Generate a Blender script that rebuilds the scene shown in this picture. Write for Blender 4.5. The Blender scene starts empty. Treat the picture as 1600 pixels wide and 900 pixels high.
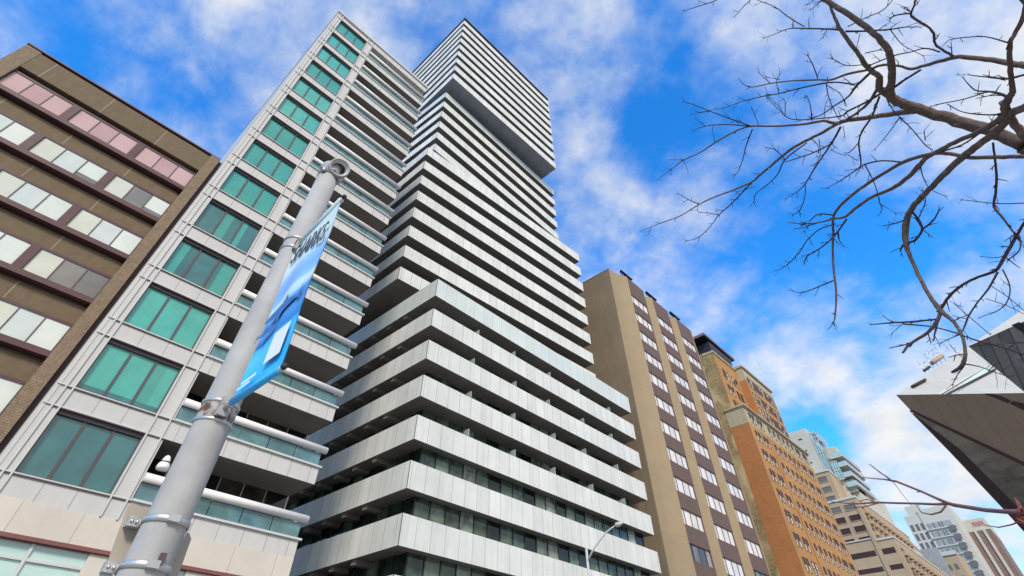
import bpy, math, random
from mathutils import Vector, Matrix
random.seed(7)
C = bpy.context.scene.collection
SC = bpy.context.scene

# ------------------------------------------------------------------ camera, light, exposure
PX, PY, F = 800.0, 330.0, 750.6           # principal point and focal length of the photograph, in its pixels
TH, AZ = math.radians(48.4177), math.radians(43.3059)
CAM = Vector((0, 0, 1.6))
cd = bpy.data.cameras.new('camera'); cam = bpy.data.objects.new('camera', cd); C.objects.link(cam)
cam.location = CAM; cam.rotation_euler = (math.pi/2 + TH, 0, AZ - math.pi/2)
cd.sensor_width = 36; cd.lens = 36*F/1600; cd.shift_y = -(450-PY)/1600
cd.clip_start = .05; cd.clip_end = 6000
SC.camera = cam
FW = Vector((math.cos(AZ)*math.cos(TH), math.sin(AZ)*math.cos(TH), math.sin(TH)))
RT = Vector((math.sin(AZ), -math.cos(AZ), 0)); UP = RT.cross(FW)
def ray(x, y):
    return (FW*F + RT*(x-PX) + UP*(PY-y)).normalized()
def at(x, y, d): return CAM + ray(x, y)*d
def on_y(x, y, Y): r = ray(x, y); return CAM + r*(Y/r.y)
def on_x(x, y, X): r = ray(x, y); return CAM + r*(X/r.x)
def on_z(x, y, Z): r = ray(x, y); return CAM + r*((Z-1.6)/r.z)
def on_plane(x, y, p0, n): r = ray(x, y); return CAM + r*((p0-CAM).dot(n)/r.dot(n))

SUN_DIR = Vector((-.50, -.60, .61)).normalized()      # towards the sun
world = bpy.data.worlds.new('World'); SC.world = world; world.use_nodes = True
def build_world():
    nt = world.node_tree; N = nt.nodes; L = nt.links
    for n in list(N): N.remove(n)
    out = N.new('ShaderNodeOutputWorld'); bg = N.new('ShaderNodeBackground'); bg.inputs[1].default_value = .10
    L.new(bg.outputs[0], out.inputs[0])
    sky = N.new('ShaderNodeTexSky'); sky.sky_type = 'NISHITA'; sky.sun_disc = False
    sky.sun_elevation = math.asin(SUN_DIR.z); sky.sun_rotation = math.atan2(SUN_DIR.x, SUN_DIR.y)
    sky.air_density = 1.0; sky.dust_density = .6; sky.ozone_density = 2.2
    hs = N.new('ShaderNodeHueSaturation'); hs.inputs['Saturation'].default_value = 1.35; hs.inputs['Value'].default_value = 2.3
    L.new(sky.outputs[0], hs.inputs['Color'])
    tc = N.new('ShaderNodeTexCoord')
    def math_(op, a, b=None, c=None):
        m = N.new('ShaderNodeMath'); m.operation = op
        for i, v in enumerate((a, b, c)):
            if v is None: continue
            if isinstance(v, (int, float)): m.inputs[i].default_value = v
            else: L.new(v, m.inputs[i])
        return m.outputs[0]
    nv = N.new('ShaderNodeVectorMath'); nv.operation = 'NORMALIZE'; L.new(tc.outputs['Generated'], nv.inputs[0])
    sep = N.new('ShaderNodeSeparateXYZ'); L.new(nv.outputs[0], sep.inputs[0])
    h = math_('ADD', math_('MAXIMUM', sep.outputs[2], 0.0), .42)
    comb = N.new('ShaderNodeCombineXYZ')
    L.new(math_('DIVIDE', sep.outputs[0], h), comb.inputs[0]); L.new(math_('DIVIDE', sep.outputs[1], h), comb.inputs[1])
    def noise(scale, detail, rough, dist, off):
        mp = N.new('ShaderNodeMapping'); mp.inputs['Location'].default_value = off
        mp.inputs['Rotation'].default_value = (0, 0, .6); mp.inputs['Scale'].default_value = (1.15, 1.05, 1)
        L.new(comb.outputs[0], mp.inputs[0])
        n = N.new('ShaderNodeTexNoise'); n.inputs['Scale'].default_value = scale; n.inputs['Detail'].default_value = detail
        n.inputs['Roughness'].default_value = rough; n.inputs['Distortion'].default_value = dist
        L.new(mp.outputs[0], n.inputs['Vector']); return n.outputs['Fac']
    big = noise(2.2, 3, .5, .2, (3.1, 1.7, 0)); mid = noise(6.5, 9, .56, .18, (7.7, 2.2, 0)); fine = noise(21, 7, .6, .3, (1.3, 5.2, 0))
    f = math_('ADD', math_('MULTIPLY', big, .45), math_('MULTIPLY', mid, .95))
    f = math_('ADD', f, math_('MULTIPLY', fine, .22))
    # where the cloud is thicker or thinner (direction, sharpness, amount)
    lobes = [((1590, 760), 30, .14), ((1330, 610), 120, .10), ((1430, 640), 90, .10), ((1380, 760), 150, .08), ((1480, 120), 40, .08), ((1150, 40), 60, .12),
             ((950, 300), 40, .08), ((640, 40), 20, .08), ((330, 60), 26, .05), ((1080, 450), 60, .10), ((480, 40), 60, .05),
             ((1300, 440), 42, -.24), ((1010, 110), 70, -.14), ((1180, 330), 70, -.08), ((1290, 690), 700, -.34), ((240, 130), 120, -.14), ((700, 20), 200, -.08),
             ((1080, 200), 110, -.08), ((60, 60), 60, -.06)]
    for (p, k, w) in lobes:
        d = ray(*p); dt = N.new('ShaderNodeVectorMath'); dt.operation = 'DOT_PRODUCT'; L.new(nv.outputs[0], dt.inputs[0]); dt.inputs[1].default_value = d
        e = math_('EXPONENT', math_('MULTIPLY', math_('SUBTRACT', dt.outputs['Value'], 1.0), k))
        f = math_('ADD', f, math_('MULTIPLY', e, w))
    # thicker veil behind the photographer and towards the horizon
    f = math_('ADD', f, math_('MULTIPLY', math_('SUBTRACT', .25, sep.outputs[2]), .12))
    f = math_('ADD', f, math_('MULTIPLY', math_('MAXIMUM', math_('MULTIPLY', sep.outputs[1], -1.0), 0.0), .30))
    rmp = N.new('ShaderNodeMapRange'); rmp.interpolation_type = 'SMOOTHSTEP'
    rmp.inputs['From Min'].default_value = .54; rmp.inputs['From Max'].default_value = 1.12; L.new(f, rmp.inputs['Value'])
    cc = N.new('ShaderNodeMix'); cc.data_type = 'RGBA'
    cc.inputs['A'].default_value = (6.0, 7.1, 8.7, 1); cc.inputs['B'].default_value = (9.3, 9.3, 9.3, 1); 
    shade = noise(9.0, 7, .6, .25, (4.4, 9.1, 0))          # lit and shaded parts of the cloud itself
    sr = N.new('ShaderNodeMapRange'); sr.inputs['From Min'].default_value = .32; sr.inputs['From Max'].default_value = .66
    L.new(math_('ADD', math_('MULTIPLY', shade, .7), math_('MULTIPLY', rmp.outputs[0], .22)), sr.inputs['Value']); L.new(sr.outputs[0], cc.inputs['Factor'])
    mx = N.new('ShaderNodeMix'); mx.data_type = 'RGBA'
    tint = N.new('ShaderNodeMix'); tint.data_type = 'RGBA'; tint.blend_type = 'MULTIPLY'; tint.inputs['Factor'].default_value = 1
    tint.inputs['B'].default_value = (.64, 1.36, 1.68, 1); L.new(hs.outputs[0], tint.inputs['A'])
    L.new(rmp.outputs[0], mx.inputs['Factor']); L.new(tint.outputs['Result'], mx.inputs['A']); L.new(cc.outputs['Result'], mx.inputs['B'])
    L.new(mx.outputs['Result'], bg.inputs[0])
build_world()
sd = bpy.data.lights.new('sun', 'SUN'); sd.energy = 3.5; sd.angle = math.radians(12); sd.color = (1, .93, .82)
sun = bpy.data.objects.new('sun', sd); C.objects.link(sun); sun.rotation_euler = SUN_DIR.to_track_quat('Z', 'Y').to_euler()
SC.view_settings.view_transform = 'Standard'; SC.view_settings.look = 'None'; SC.view_settings.gamma = 1
SC.view_settings.use_curve_mapping = False; SC.view_settings.exposure = 0.0

# ------------------------------------------------------------------ helpers
def thing(name, label, cat, loc=(0, 0, 0), group=None):
    o = bpy.data.objects.new(name, None); C.objects.link(o); o.location = loc; o['label'] = label; o['category'] = cat
    o.empty_display_size = .3
    if group: o['group'] = group
    return o
ORG = {}
class MB:
    """collects faces in world coordinates; build() links them as one mesh object"""
    def __init__(s, M=None): s.v = []; s.f = []; s.m = []; s.uv = []; s.sm = []; s.M = M
    def poly(s, pts, mi=0, smooth=False, uv=None):
        pts = [Vector(p) for p in pts]; b = len(s.v)
        n = Vector((0, 0, 0))
        for i in range(len(pts)):
            a, c = pts[i], pts[(i+1) % len(pts)]; n += a.cross(c)
        n = (n.normalized() if n.length > 1e-12 else Vector((0, 0, 1)))
        if uv is None:
            if abs(n.z) > .9: uv = [(p.x, p.y) for p in pts]
            else:
                t = Vector((0, 0, 1)).cross(n).normalized(); w = n.cross(t); uv = [(p.dot(t), p.dot(w)) for p in pts]
        s.uv.append(uv); s.m.append(mi); s.sm.append(smooth); s.f.append(tuple(range(b, b+len(pts))))
        s.v += [(s.M @ p) if s.M else p for p in pts]
    def box(s, x0, x1, y0, y1, z0, z1, mi=0, skip=''):
        if x0 > x1: x0, x1 = x1, x0
        if y0 > y1: y0, y1 = y1, y0
        P = lambda a, b, c: (a, b, c)
        if 'f' not in skip: s.poly([P(x0,y0,z0),P(x1,y0,z0),P(x1,y0,z1),P(x0,y0,z1)], mi)
        if 'b' not in skip: s.poly([P(x1,y1,z0),P(x0,y1,z0),P(x0,y1,z1),P(x1,y1,z1)], mi)
        if 'l' not in skip: s.poly([P(x0,y1,z0),P(x0,y0,z0),P(x0,y0,z1),P(x0,y1,z1)], mi)
        if 'r' not in skip: s.poly([P(x1,y0,z0),P(x1,y1,z0),P(x1,y1,z1),P(x1,y0,z1)], mi)
        if 't' not in skip: s.poly([P(x0,y0,z1),P(x1,y0,z1),P(x1,y1,z1),P(x0,y1,z1)], mi)
        if 'd' not in skip: s.poly([P(x0,y1,z0),P(x1,y1,z0),P(x1,y0,z0),P(x0,y0,z0)], mi)
        return s
    def tube(s, pts, rad, mi=0, n=10, cap=True):
        pts = [Vector(p) for p in pts]
        if isinstance(rad, (int, float)): rad = [rad]*len(pts)
        rings = []; ref = None
        for i, p in enumerate(pts):
            d = (pts[min(i+1, len(pts)-1)] - pts[max(i-1, 0)])
            d = d.normalized() if d.length > 1e-9 else Vector((0, 0, 1))
            if ref is None: ref = d.orthogonal().normalized()
            ref = (ref - d*ref.dot(d)); ref = ref.normalized() if ref.length > 1e-6 else d.orthogonal().normalized()
            q = d.cross(ref)
            rings.append([p + (ref*math.cos(2*math.pi*k/n) + q*math.sin(2*math.pi*k/n))*rad[i] for k in range(n)])
        b = len(s.v); s.v += [(s.M @ p) if s.M else p for r in rings for p in r]
        ln = 0
        for i in range(len(rings)-1):
            l2 = ln + (pts[i+1]-pts[i]).length
            for k in range(n):
                k2 = (k+1) % n
                s.f.append((b+i*n+k, b+i*n+k2, b+(i+1)*n+k2, b+(i+1)*n+k)); s.m.append(mi); s.sm.append(True)
                s.uv.append([(k/n, ln), ((k+1)/n, ln), ((k+1)/n, l2), (k/n, l2)])
            ln = l2
        if cap:
            s.f.append(tuple(b+k for k in reversed(range(n)))); s.m.append(mi); s.sm.append(False); s.uv.append([(0, 0)]*n)
            e = b+(len(rings)-1)*n
            s.f.append(tuple(e+k for k in range(n))); s.m.append(mi); s.sm.append(False); s.uv.append([(0, 0)]*n)
        return s
    def lathe(s, c, axis, prof, mi=0, n=24):
        c = Vector(c); axis = Vector(axis).normalized(); a = axis.orthogonal().normalized(); q = axis.cross(a)
        b = len(s.v)
        for (r, h) in prof:
            s.v += [(s.M @ p if s.M else p) for p in [c + axis*h + (a*math.cos(2*math.pi*k/n)+q*math.sin(2*math.pi*k/n))*max(r, 1e-4) for k in range(n)]]
        for i in range(len(prof)-1):
            for k in range(n):
                k2 = (k+1) % n
                s.f.append((b+i*n+k, b+i*n+k2, b+(i+1)*n+k2, b+(i+1)*n+k)); s.m.append(mi); s.sm.append(True); s.uv.append([(0, 0)]*4)
        return s
    def prism(s, plan, z0, z1, mi=0, top=True, bottom=True, mtop=None, mbot=None):
        u = 0; n = len(plan)
        for i in range(n):
            a, c = Vector(plan[i]), Vector(plan[(i+1) % n]); l = (c-a).length
            s.poly([(a.x,a.y,z0),(c.x,c.y,z0),(c.x,c.y,z1),(a.x,a.y,z1)], mi, uv=[(u,z0),(u+l,z0),(u+l,z1),(u,z1)]); u += l
        if top: s.poly([(p[0],p[1],z1) for p in plan], mi if mtop is None else mtop)
        if bottom: s.poly([(p[0],p[1],z0) for p in reversed(plan)], mi if mbot is None else mbot)
        return s
    def build(s, name, mats, parent=None, kind=None, bevel=0):
        if not isinstance(mats, (list, tuple)): mats = [mats]
        org = Vector((0, 0, 0))
        if parent is not None: org = ORG.get(parent.name, Vector(parent.location))
        me = bpy.data.meshes.new(name); me.from_pydata([tuple(Vector(p)-org) for p in s.v], [], s.f)
        for m in mats: me.materials.append(m)
        me.polygons.foreach_set('material_index', s.m); me.polygons.foreach_set('use_smooth', s.sm)
        uvl = me.uv_layers.new(name='UVMap'); flat = []
        for u in s.uv:
            for c in u: flat += [c[0], c[1]]
        uvl.data.foreach_set('uv', flat); me.update()
        o = bpy.data.objects.new(name, me); C.objects.link(o)
        if parent is not None: o.parent = parent
        ORG[o.name] = org
        if kind: o['kind'] = kind
        if bevel:
            b = o.modifiers.new('bevel', 'BEVEL'); b.width = bevel; b.segments = 2; b.limit_method = 'ANGLE'
        return o
def inset(poly, d):
    """inset a CCW plan polygon by d (number or one value per edge)"""
    n = len(poly); d = [d]*n if isinstance(d, (int, float)) else d; out = []
    P = [Vector(p) for p in poly]
    for i in range(n):
        a, b, c = P[i-1], P[i], P[(i+1) % n]
        e1 = (b-a).normalized(); e2 = (c-b).normalized()
        n1 = Vector((-e1.y, e1.x)); n2 = Vector((-e2.y, e2.x))
        q1 = a + n1*d[i-1]; q2 = b + n2*d[i]
        den = e1.x*e2.y - e1.y*e2.x
        t = ((q2.x-q1.x)*e2.y - (q2.y-q1.y)*e2.x)/den
        out.append(q1 + e1*t)
    return out

# ------------------------------------------------------------------ materials
def mat(name, col, rough=.65, var=.12, scale=1.2, spec=.4, metal=0.0, bump=0.0, bscale=40, brick=None, streak=0.0, stain=None):
    m = bpy.data.materials.new(name); m.use_nodes = True; nt = m.node_tree; N = nt.nodes; L = nt.links
    b = N['Principled BSDF']; b.inputs['Roughness'].default_value = rough; b.inputs['Metallic'].default_value = metal
    b.inputs['Specular IOR Level'].default_value = spec
    tc = N.new('ShaderNodeTexCoord')
    def mixc(fac, A, B, mode='MIX'):
        x = N.new('ShaderNodeMix'); x.data_type = 'RGBA'; x.blend_type = mode
        for i, v in (('Factor', fac), ('A', A), ('B', B)):
            if isinstance(v, (int, float)): x.inputs[i].default_value = v
            elif isinstance(v, tuple): x.inputs[i].default_value = (*v[:3], 1)
            else: L.new(v, x.inputs[i])
        return x.outputs['Result']
    base = tuple(col)
    if brick:                          # width, height, joint, joint colour, offset, tone difference
        w, h, j, jc, off, dv = brick
        bt = N.new('ShaderNodeTexBrick'); L.new(tc.outputs['UV'], bt.inputs['Vector'])
        bt.offset = off; bt.squash = 1; bt.inputs['Scale'].default_value = 1
        bt.inputs['Brick Width'].default_value = w; bt.inputs['Row Height'].default_value = h
        bt.inputs['Mortar Size'].default_value = j; bt.inputs['Mortar Smooth'].default_value = .1; bt.inputs['Bias'].default_value = 0
        bt.inputs['Color1'].default_value = (*[c*(1-dv) for c in col], 1); bt.inputs['Color2'].default_value = (*[min(c*(1+dv), 1) for c in col], 1)
        bt.inputs['Mortar'].default_value = (*jc, 1); base = bt.outputs['Color']
    nz = N.new('ShaderNodeTexNoise'); nz.inputs['Scale'].default_value = scale; nz.inputs['Detail'].default_value = 8; nz.inputs['Roughness'].default_value = .6
    L.new(tc.outputs['Object'], nz.inputs['Vector'])
    mr = N.new('ShaderNodeMapRange'); mr.inputs['From Min'].default_value = .3; mr.inputs['From Max'].default_value = .7
    mr.inputs['To Min'].default_value = 1-var; mr.inputs['To Max'].default_value = 1+var; L.new(nz.outputs['Fac'], mr.inputs['Value'])
    gray = N.new('ShaderNodeCombineColor')
    for i in range(3): L.new(mr.outputs[0], gray.inputs[i])
    c = mixc(1.0, base, gray.outputs[0], 'MULTIPLY')
    if streak:
        mp = N.new('ShaderNodeMapping'); mp.inputs['Scale'].default_value = (3.5, 3.5, .12); L.new(tc.outputs['Object'], mp.inputs[0])
        n2 = N.new('ShaderNodeTexNoise'); n2.inputs['Scale'].default_value = 1; n2.inputs['Detail'].default_value = 5; L.new(mp.outputs[0], n2.inputs['Vector'])
        r2 = N.new('ShaderNodeMapRange'); r2.inputs['From Min'].default_value = .45; r2.inputs['From Max'].default_value = .75
        r2.inputs['To Min'].default_value = 0; r2.inputs['To Max'].default_value = streak; L.new(n2.outputs['Fac'], r2.inputs['Value'])
        c = mixc(r2.outputs[0], c, tuple(x*.45 for x in col))
    if stain:                          # colour, scale, threshold
        n3 = N.new('ShaderNodeTexNoise'); n3.inputs['Scale'].default_value = stain[1]; n3.inputs['Detail'].default_value = 7; n3.inputs['Distortion'].default_value = .6
        L.new(tc.outputs['Object'], n3.inputs['Vector'])
        r3 = N.new('ShaderNodeMapRange'); r3.inputs['From Min'].default_value = stain[2]; r3.inputs['From Max'].default_value = stain[2]+.12; L.new(n3.outputs['Fac'], r3.inputs['Value'])
        c = mixc(r3.outputs[0], c, stain[0])
    L.new(c, b.inputs['Base Color'])
    if bump:
        n4 = N.new('ShaderNodeTexNoise'); n4.inputs['Scale'].default_value = bscale; n4.inputs['Detail'].default_value = 6; L.new(tc.outputs['Object'], n4.inputs['Vector'])
        bp = N.new('ShaderNodeBump'); bp.inputs['Strength'].default_value = bump; bp.inputs['Distance'].default_value = .02; L.new(n4.outputs['Fac'], bp.inputs['Height']); L.new(bp.outputs[0], b.inputs['Normal'])
    return m
def glass(name, cols, rough=.05, spec=.8, lin=False, wav=.02, inner=0.0, coat=0.0):
    """window glass in front of a room or blind: every pane (island) takes its own tone"""
    m = bpy.data.materials.new(name); m.use_nodes = True; nt = m.node_tree; N = nt.nodes; L = nt.links
    b = N['Principled BSDF']; b.inputs['Roughness'].default_value = rough; b.inputs['Specular IOR Level'].default_value = spec; b.inputs['IOR'].default_value = 1.55
    b.inputs['Coat Weight'].default_value = coat; b.inputs['Coat Roughness'].default_value = .03
    g = N.new('ShaderNodeNewGeometry'); r = N.new('ShaderNodeValToRGB'); r.color_ramp.interpolation = 'LINEAR' if lin else 'CONSTANT'
    e = r.color_ramp.elements
    while len(e) < len(cols): e.new(.5)
    for i, c in enumerate(cols): e[i].position = i/(len(cols) if not lin else max(len(cols)-1, 1)); e[i].color = (*c, 1)
    L.new(g.outputs['Random Per Island'], r.inputs[0])
    tc = N.new('ShaderNodeTexCoord')
    nz = N.new('ShaderNodeTexNoise'); nz.inputs['Scale'].default_value = .9; nz.inputs['Detail'].default_value = 4; nz.inputs['Distortion'].default_value = .8; L.new(tc.outputs['Object'], nz.inputs['Vector'])
    mr = N.new('ShaderNodeMapRange'); mr.inputs['From Min'].default_value = .3; mr.inputs['From Max'].default_value = .7; mr.inputs['To Min'].default_value = 1-inner; mr.inputs['To Max'].default_value = 1+inner*.5
    L.new(nz.outputs['Fac'], mr.inputs['Value'])
    gc = N.new('ShaderNodeCombineColor')
    for i in range(3): L.new(mr.outputs[0], gc.inputs[i])
    mx = N.new('ShaderNodeMix'); mx.data_type = 'RGBA'; mx.blend_type = 'MULTIPLY'; mx.inputs['Factor'].default_value = 1
    L.new(r.outputs[0], mx.inputs['A']); L.new(gc.outputs[0], mx.inputs['B']); L.new(mx.outputs['Result'], b.inputs['Base Color'])
    n4 = N.new('ShaderNodeTexNoise'); n4.inputs['Scale'].default_value = .7; n4.inputs['Detail'].default_value = 2; L.new(tc.outputs['Object'], n4.inputs['Vector'])
    bp = N.new('ShaderNodeBump'); bp.inputs['Strength'].default_value = wav*4; bp.inputs['Distance'].default_value = .05; L.new(n4.outputs['Fac'], bp.inputs['Height']); L.new(bp.outputs[0], b.inputs['Normal'])
    return m
M = {}
M['panel_gray'] = mat('panel_gray', (.56,.53,.495), .45, .05, .5, brick=(1.07,40,.012,(.22,.2,.2),0,.03), streak=.12)
M['trim_light'] = mat('trim_light', (.57,.555,.53), .4, .05)
M['trim_dark'] = mat('trim_dark', (.10,.07,.075), .5, .1)
M['maroon'] = mat('maroon', (.10,.045,.045), .5, .15)
M['red_trim'] = mat('red_trim', (.20,.075,.065), .5, .1)
M['base_stone'] = mat('base_stone', (.60,.53,.45), .7, .07, .8, brick=(1.9,1.6,.01,(.3,.26,.22),0,.03), stain=((.36,.25,.17),.5,.67))
M['teal_glass'] = glass('teal_glass', [(.06,.37,.295),(.07,.40,.32),(.065,.38,.305)], .04, .9, inner=.15, wav=.01)
M['teal_mid'] = glass('teal_mid', [(.045,.29,.235),(.05,.31,.25)], .04, .9, inner=.12, wav=.01)
M['teal_deep'] = glass('teal_deep', [(.028,.13,.135),(.032,.15,.15)], .04, 1.0, inner=.25, wav=.01)
M['rail_glass'] = glass('rail_glass', [(.07,.17,.18),(.10,.22,.23),(.08,.2,.2)], .05, .8, inner=.5)
M['pale_glass'] = glass('pale_glass', [(.45,.62,.55),(.5,.66,.6)], .08, .6, inner=.1)
M['balc_back'] = glass('balc_back', [(.015,.02,.02),(.03,.035,.035),(.01,.012,.012),(.05,.045,.04)], .1, .5, inner=.6)
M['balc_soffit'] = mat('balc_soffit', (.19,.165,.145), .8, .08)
M['handrail'] = mat('handrail', (.80,.75,.71), .35, .04)
M['white_panel'] = mat('white_panel', (.68,.675,.635), .55, .08, .5, spec=.3, brick=(1.13,60,.016,(.27,.28,.27),0,.07), streak=.2)
M['green_panel'] = mat('green_panel', (.61,.645,.61), .25, .06, .35, spec=.6, brick=(1.13,60,.012,(.27,.33,.31),0,.05), streak=.06)
M['tower_soffit'] = mat('tower_soffit', (.26,.225,.20), .8, .1, brick=(2.2,2.2,.02,(.14,.12,.11),0,.05))  # paler than the upper soffits: light bounced off the ground put into the colour
M['upper_soffit'] = mat('upper_soffit', (.20,.18,.155), .8, .1)  # darker copy for the high storeys, where less ground bounce arrives
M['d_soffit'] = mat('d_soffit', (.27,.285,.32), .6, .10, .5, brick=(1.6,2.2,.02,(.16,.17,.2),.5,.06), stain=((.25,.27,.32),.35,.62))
M['dark_glass'] = glass('dark_glass', [(.02,.04,.03),(.05,.085,.06),(.012,.018,.015),(.15,.20,.14),(.03,.05,.038),(.08,.12,.085),(.015,.025,.02),(.30,.34,.27),(.04,.075,.05),(.11,.16,.11)], .06, .35, inner=.7)
M['upper_glass'] = glass('upper_glass', [(.09,.087,.075),(.13,.125,.105),(.07,.066,.056),(.17,.165,.145),(.08,.085,.075)], .12, .4, inner=.4)
M['mullion_dark'] = mat('mullion_dark', (.03,.035,.035), .4, .1)
M['divider'] = mat('divider', (.30,.36,.32), .4, .1)
M['roof_dark'] = mat('roof_dark', (.09,.085,.08), .8, .1)
M['brown_conc'] = mat('brown_conc', (.155,.108,.063), .8, .12, 2.5, bump=.25, bscale=60, brick=(3.03,50,.02,(.32,.27,.2),0,.03), streak=.15)
M['rib_conc'] = mat('rib_conc', (.30,.215,.135), .8, .15, 3, bump=.5, bscale=80, brick=(.045,.09,.008,(.11,.08,.055),.5,.18))
M['blind_glass'] = glass('blind_glass', [(.62,.66,.60),(.66,.69,.62),(.58,.62,.58),(.68,.7,.63),(.60,.60,.50),(.64,.67,.6),(.55,.56,.5)], .06, .5, inner=.08)
M['pink_glass'] = glass('pink_glass', [(.40,.25,.26),(.48,.30,.30),(.55,.36,.35),(.44,.3,.31)], .06, .5, inner=.08)  # top-row panes: the pinkish reflection is put into the base colour
M['dim_glass'] = glass('dim_glass', [(.24,.22,.19),(.2,.19,.17)], .06, .5, inner=.2)
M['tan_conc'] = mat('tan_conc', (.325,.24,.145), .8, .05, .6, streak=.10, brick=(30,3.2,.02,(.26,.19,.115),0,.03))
M['tan_side'] = mat('tan_side', (.20,.147,.095), .8, .10, .25, streak=.30, brick=(60,3.15,.03,(.18,.13,.09),0,.05))  # darker copy of the pilaster concrete; the side's shade is put into the colour
M['brown_panel'] = mat('brown_panel', (.135,.085,.070), .7, .08, .8, streak=.12)
M['hotel_glass'] = glass('hotel_glass', [(.76,.69,.65),(.82,.75,.71),(.70,.64,.61),(.78,.72,.68),(.85,.79,.75)], .05, .5, inner=.10)  # whitish sky reflections and pale blinds, both put into the pane colour
M['hotel_dark'] = glass('hotel_dark', [(.06,.06,.06),(.16,.15,.14),(.04,.04,.045),(.3,.28,.26)], .05, .6, inner=.5)
M['orange_brick'] = mat('orange_brick', (.43,.215,.072), .85, .18, .25, brick=(.42,.13,.012,(.38,.21,.09),.5,.14), streak=.28)
M['return_brick'] = mat('return_brick', (.42,.165,.055), .85, .08, .35, brick=(.42,.13,.012,(.32,.14,.06),.5,.10), streak=.15)  # deeper copy of the orange brick, with the shade on the returns painted in
M['party_brick'] = mat('party_brick', (.33,.235,.11), .9, .28, .5, brick=(.42,.13,.014,(.16,.115,.06),.5,.2), streak=.3, stain=((.47,.36,.19),.25,.53))
M['buff_stone'] = mat('buff_stone', (.42,.345,.225), .8, .08, .8, brick=(1.4,.6,.012,(.35,.28,.2),.5,.05), streak=.2)
M['sash_glass'] = glass('sash_glass', [(.04,.02,.02),(.66,.58,.50),(.05,.03,.03),(.74,.66,.58),(.05,.03,.03),(.6,.52,.45)], .35, .2, inner=.3)
M['sash_frame'] = mat('sash_frame', (.06,.03,.028), .6, .1)
M['penthouse'] = mat('penthouse', (.018,.018,.028), .5, .2)
M['fascia_brown'] = mat('fascia_brown', (.16,.10,.085), .6, .1)
M['conc_beige'] = mat('conc_beige', (.42,.305,.20), .85, .08, .15, brick=(4.2,2.99,.03,(.31,.23,.15),0,.04), streak=.2)
M['conc_pale'] = mat('conc_pale', (.50,.47,.40), .85, .08, .15, brick=(5,3,.04,(.4,.37,.31),0,.03), streak=.15)
M['void_dark'] = mat('void_dark', (.045,.022,.022), .8, .2)
M['far_glass'] = glass('far_glass', [(.28,.42,.42),(.36,.5,.5),(.2,.3,.32)], .08, .7, inner=.2)
M['far_blue'] = glass('far_blue', [(.22,.225,.23),(.3,.3,.3),(.15,.155,.16)], .1, .6, inner=.2)
M['far_white'] = mat('far_white', (.52,.49,.43), .7, .05, .1)
M['far_dark'] = glass('far_dark', [(.09,.08,.075),(.15,.135,.12),(.22,.20,.18)], .25, .3, inner=.2)
M['red_tower'] = mat('red_tower', (.20,.135,.115), .7, .08, .1, brick=(2.4,3.2,.25,(.19,.11,.1),0,.08))
M['sign_red'] = mat('sign_red', (.5,.11,.09), .5, .05)
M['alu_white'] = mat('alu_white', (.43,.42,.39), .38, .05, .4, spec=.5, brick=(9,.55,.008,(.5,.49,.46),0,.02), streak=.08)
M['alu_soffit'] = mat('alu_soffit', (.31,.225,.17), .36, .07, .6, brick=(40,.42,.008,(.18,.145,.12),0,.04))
M['alu_dark'] = mat('alu_dark', (.19,.155,.135), .45, .15, .9, brick=(8,.30,.02,(.07,.06,.055),0,.28), stain=((.25,.22,.2),1.6,.6))
M['rom_edge'] = mat('rom_edge', (.035,.014,.018), .5, .2)
M['rom_glass'] = glass('rom_glass', [(.11,.105,.085),(.14,.13,.105)], .04, 1.0, inner=.8, wav=.1)
M['pole_gray'] = mat('pole_gray', (.37,.355,.34), .6, .13, 5, spec=.25, bump=.06, bscale=30, streak=.18)
M['galv'] = mat('galv', (.55,.53,.50), .38, .15, 12, metal=.7)
M['rust'] = mat('rust', (.13,.06,.035), .85, .45, 14, stain=((.37,.355,.34),16,.43))
M['lens_dark'] = mat('lens_dark', (.03,.035,.045), .15, .2, spec=.7)
M['sign_back'] = mat('sign_back', (.40,.34,.275), .5, .06, 4, spec=.4, streak=.06)
M['bark'] = mat('bark', (.145,.092,.07), .9, .35, 25, bump=.8, bscale=90, stain=((.27,.20,.15),12,.58))
M['twig_bark'] = mat('twig_bark', (.06,.036,.034), .85, .35, 18, bump=.5, bscale=120)
M['red_bark'] = mat('red_bark', (.17,.085,.078), .8, .3, 14, stain=((.33,.2,.17),9,.6))
M['bud_red'] = mat('bud_red', (.22,.06,.05), .8, .3, 30)
M['asphalt'] = mat('asphalt', (.05,.05,.052), .9, .2, 2, bump=.3)
M['paving'] = mat('paving', (.34,.33,.31), .85, .12, 1, brick=(1.5,1.5,.012,(.2,.2,.19),0,.06))
M['kerb'] = mat('kerb', (.4,.39,.37), .85, .1)
M['ground'] = mat('ground', (.22,.21,.19), .95, .15, .05)
M['road_white'] = mat('road_white', (.75,.75,.72), .8, .15, 4)
M['ornament'] = mat('ornament', (.74,.72,.68), .4, .06)
M['black'] = mat('black', (.02,.02,.02), .6, .2)
M['lamp_white'] = mat('lamp_white', (.48,.47,.45), .4, .05)
M['plant'] = mat('plant', (.05,.10,.03), .8, .4, 8)

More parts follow.
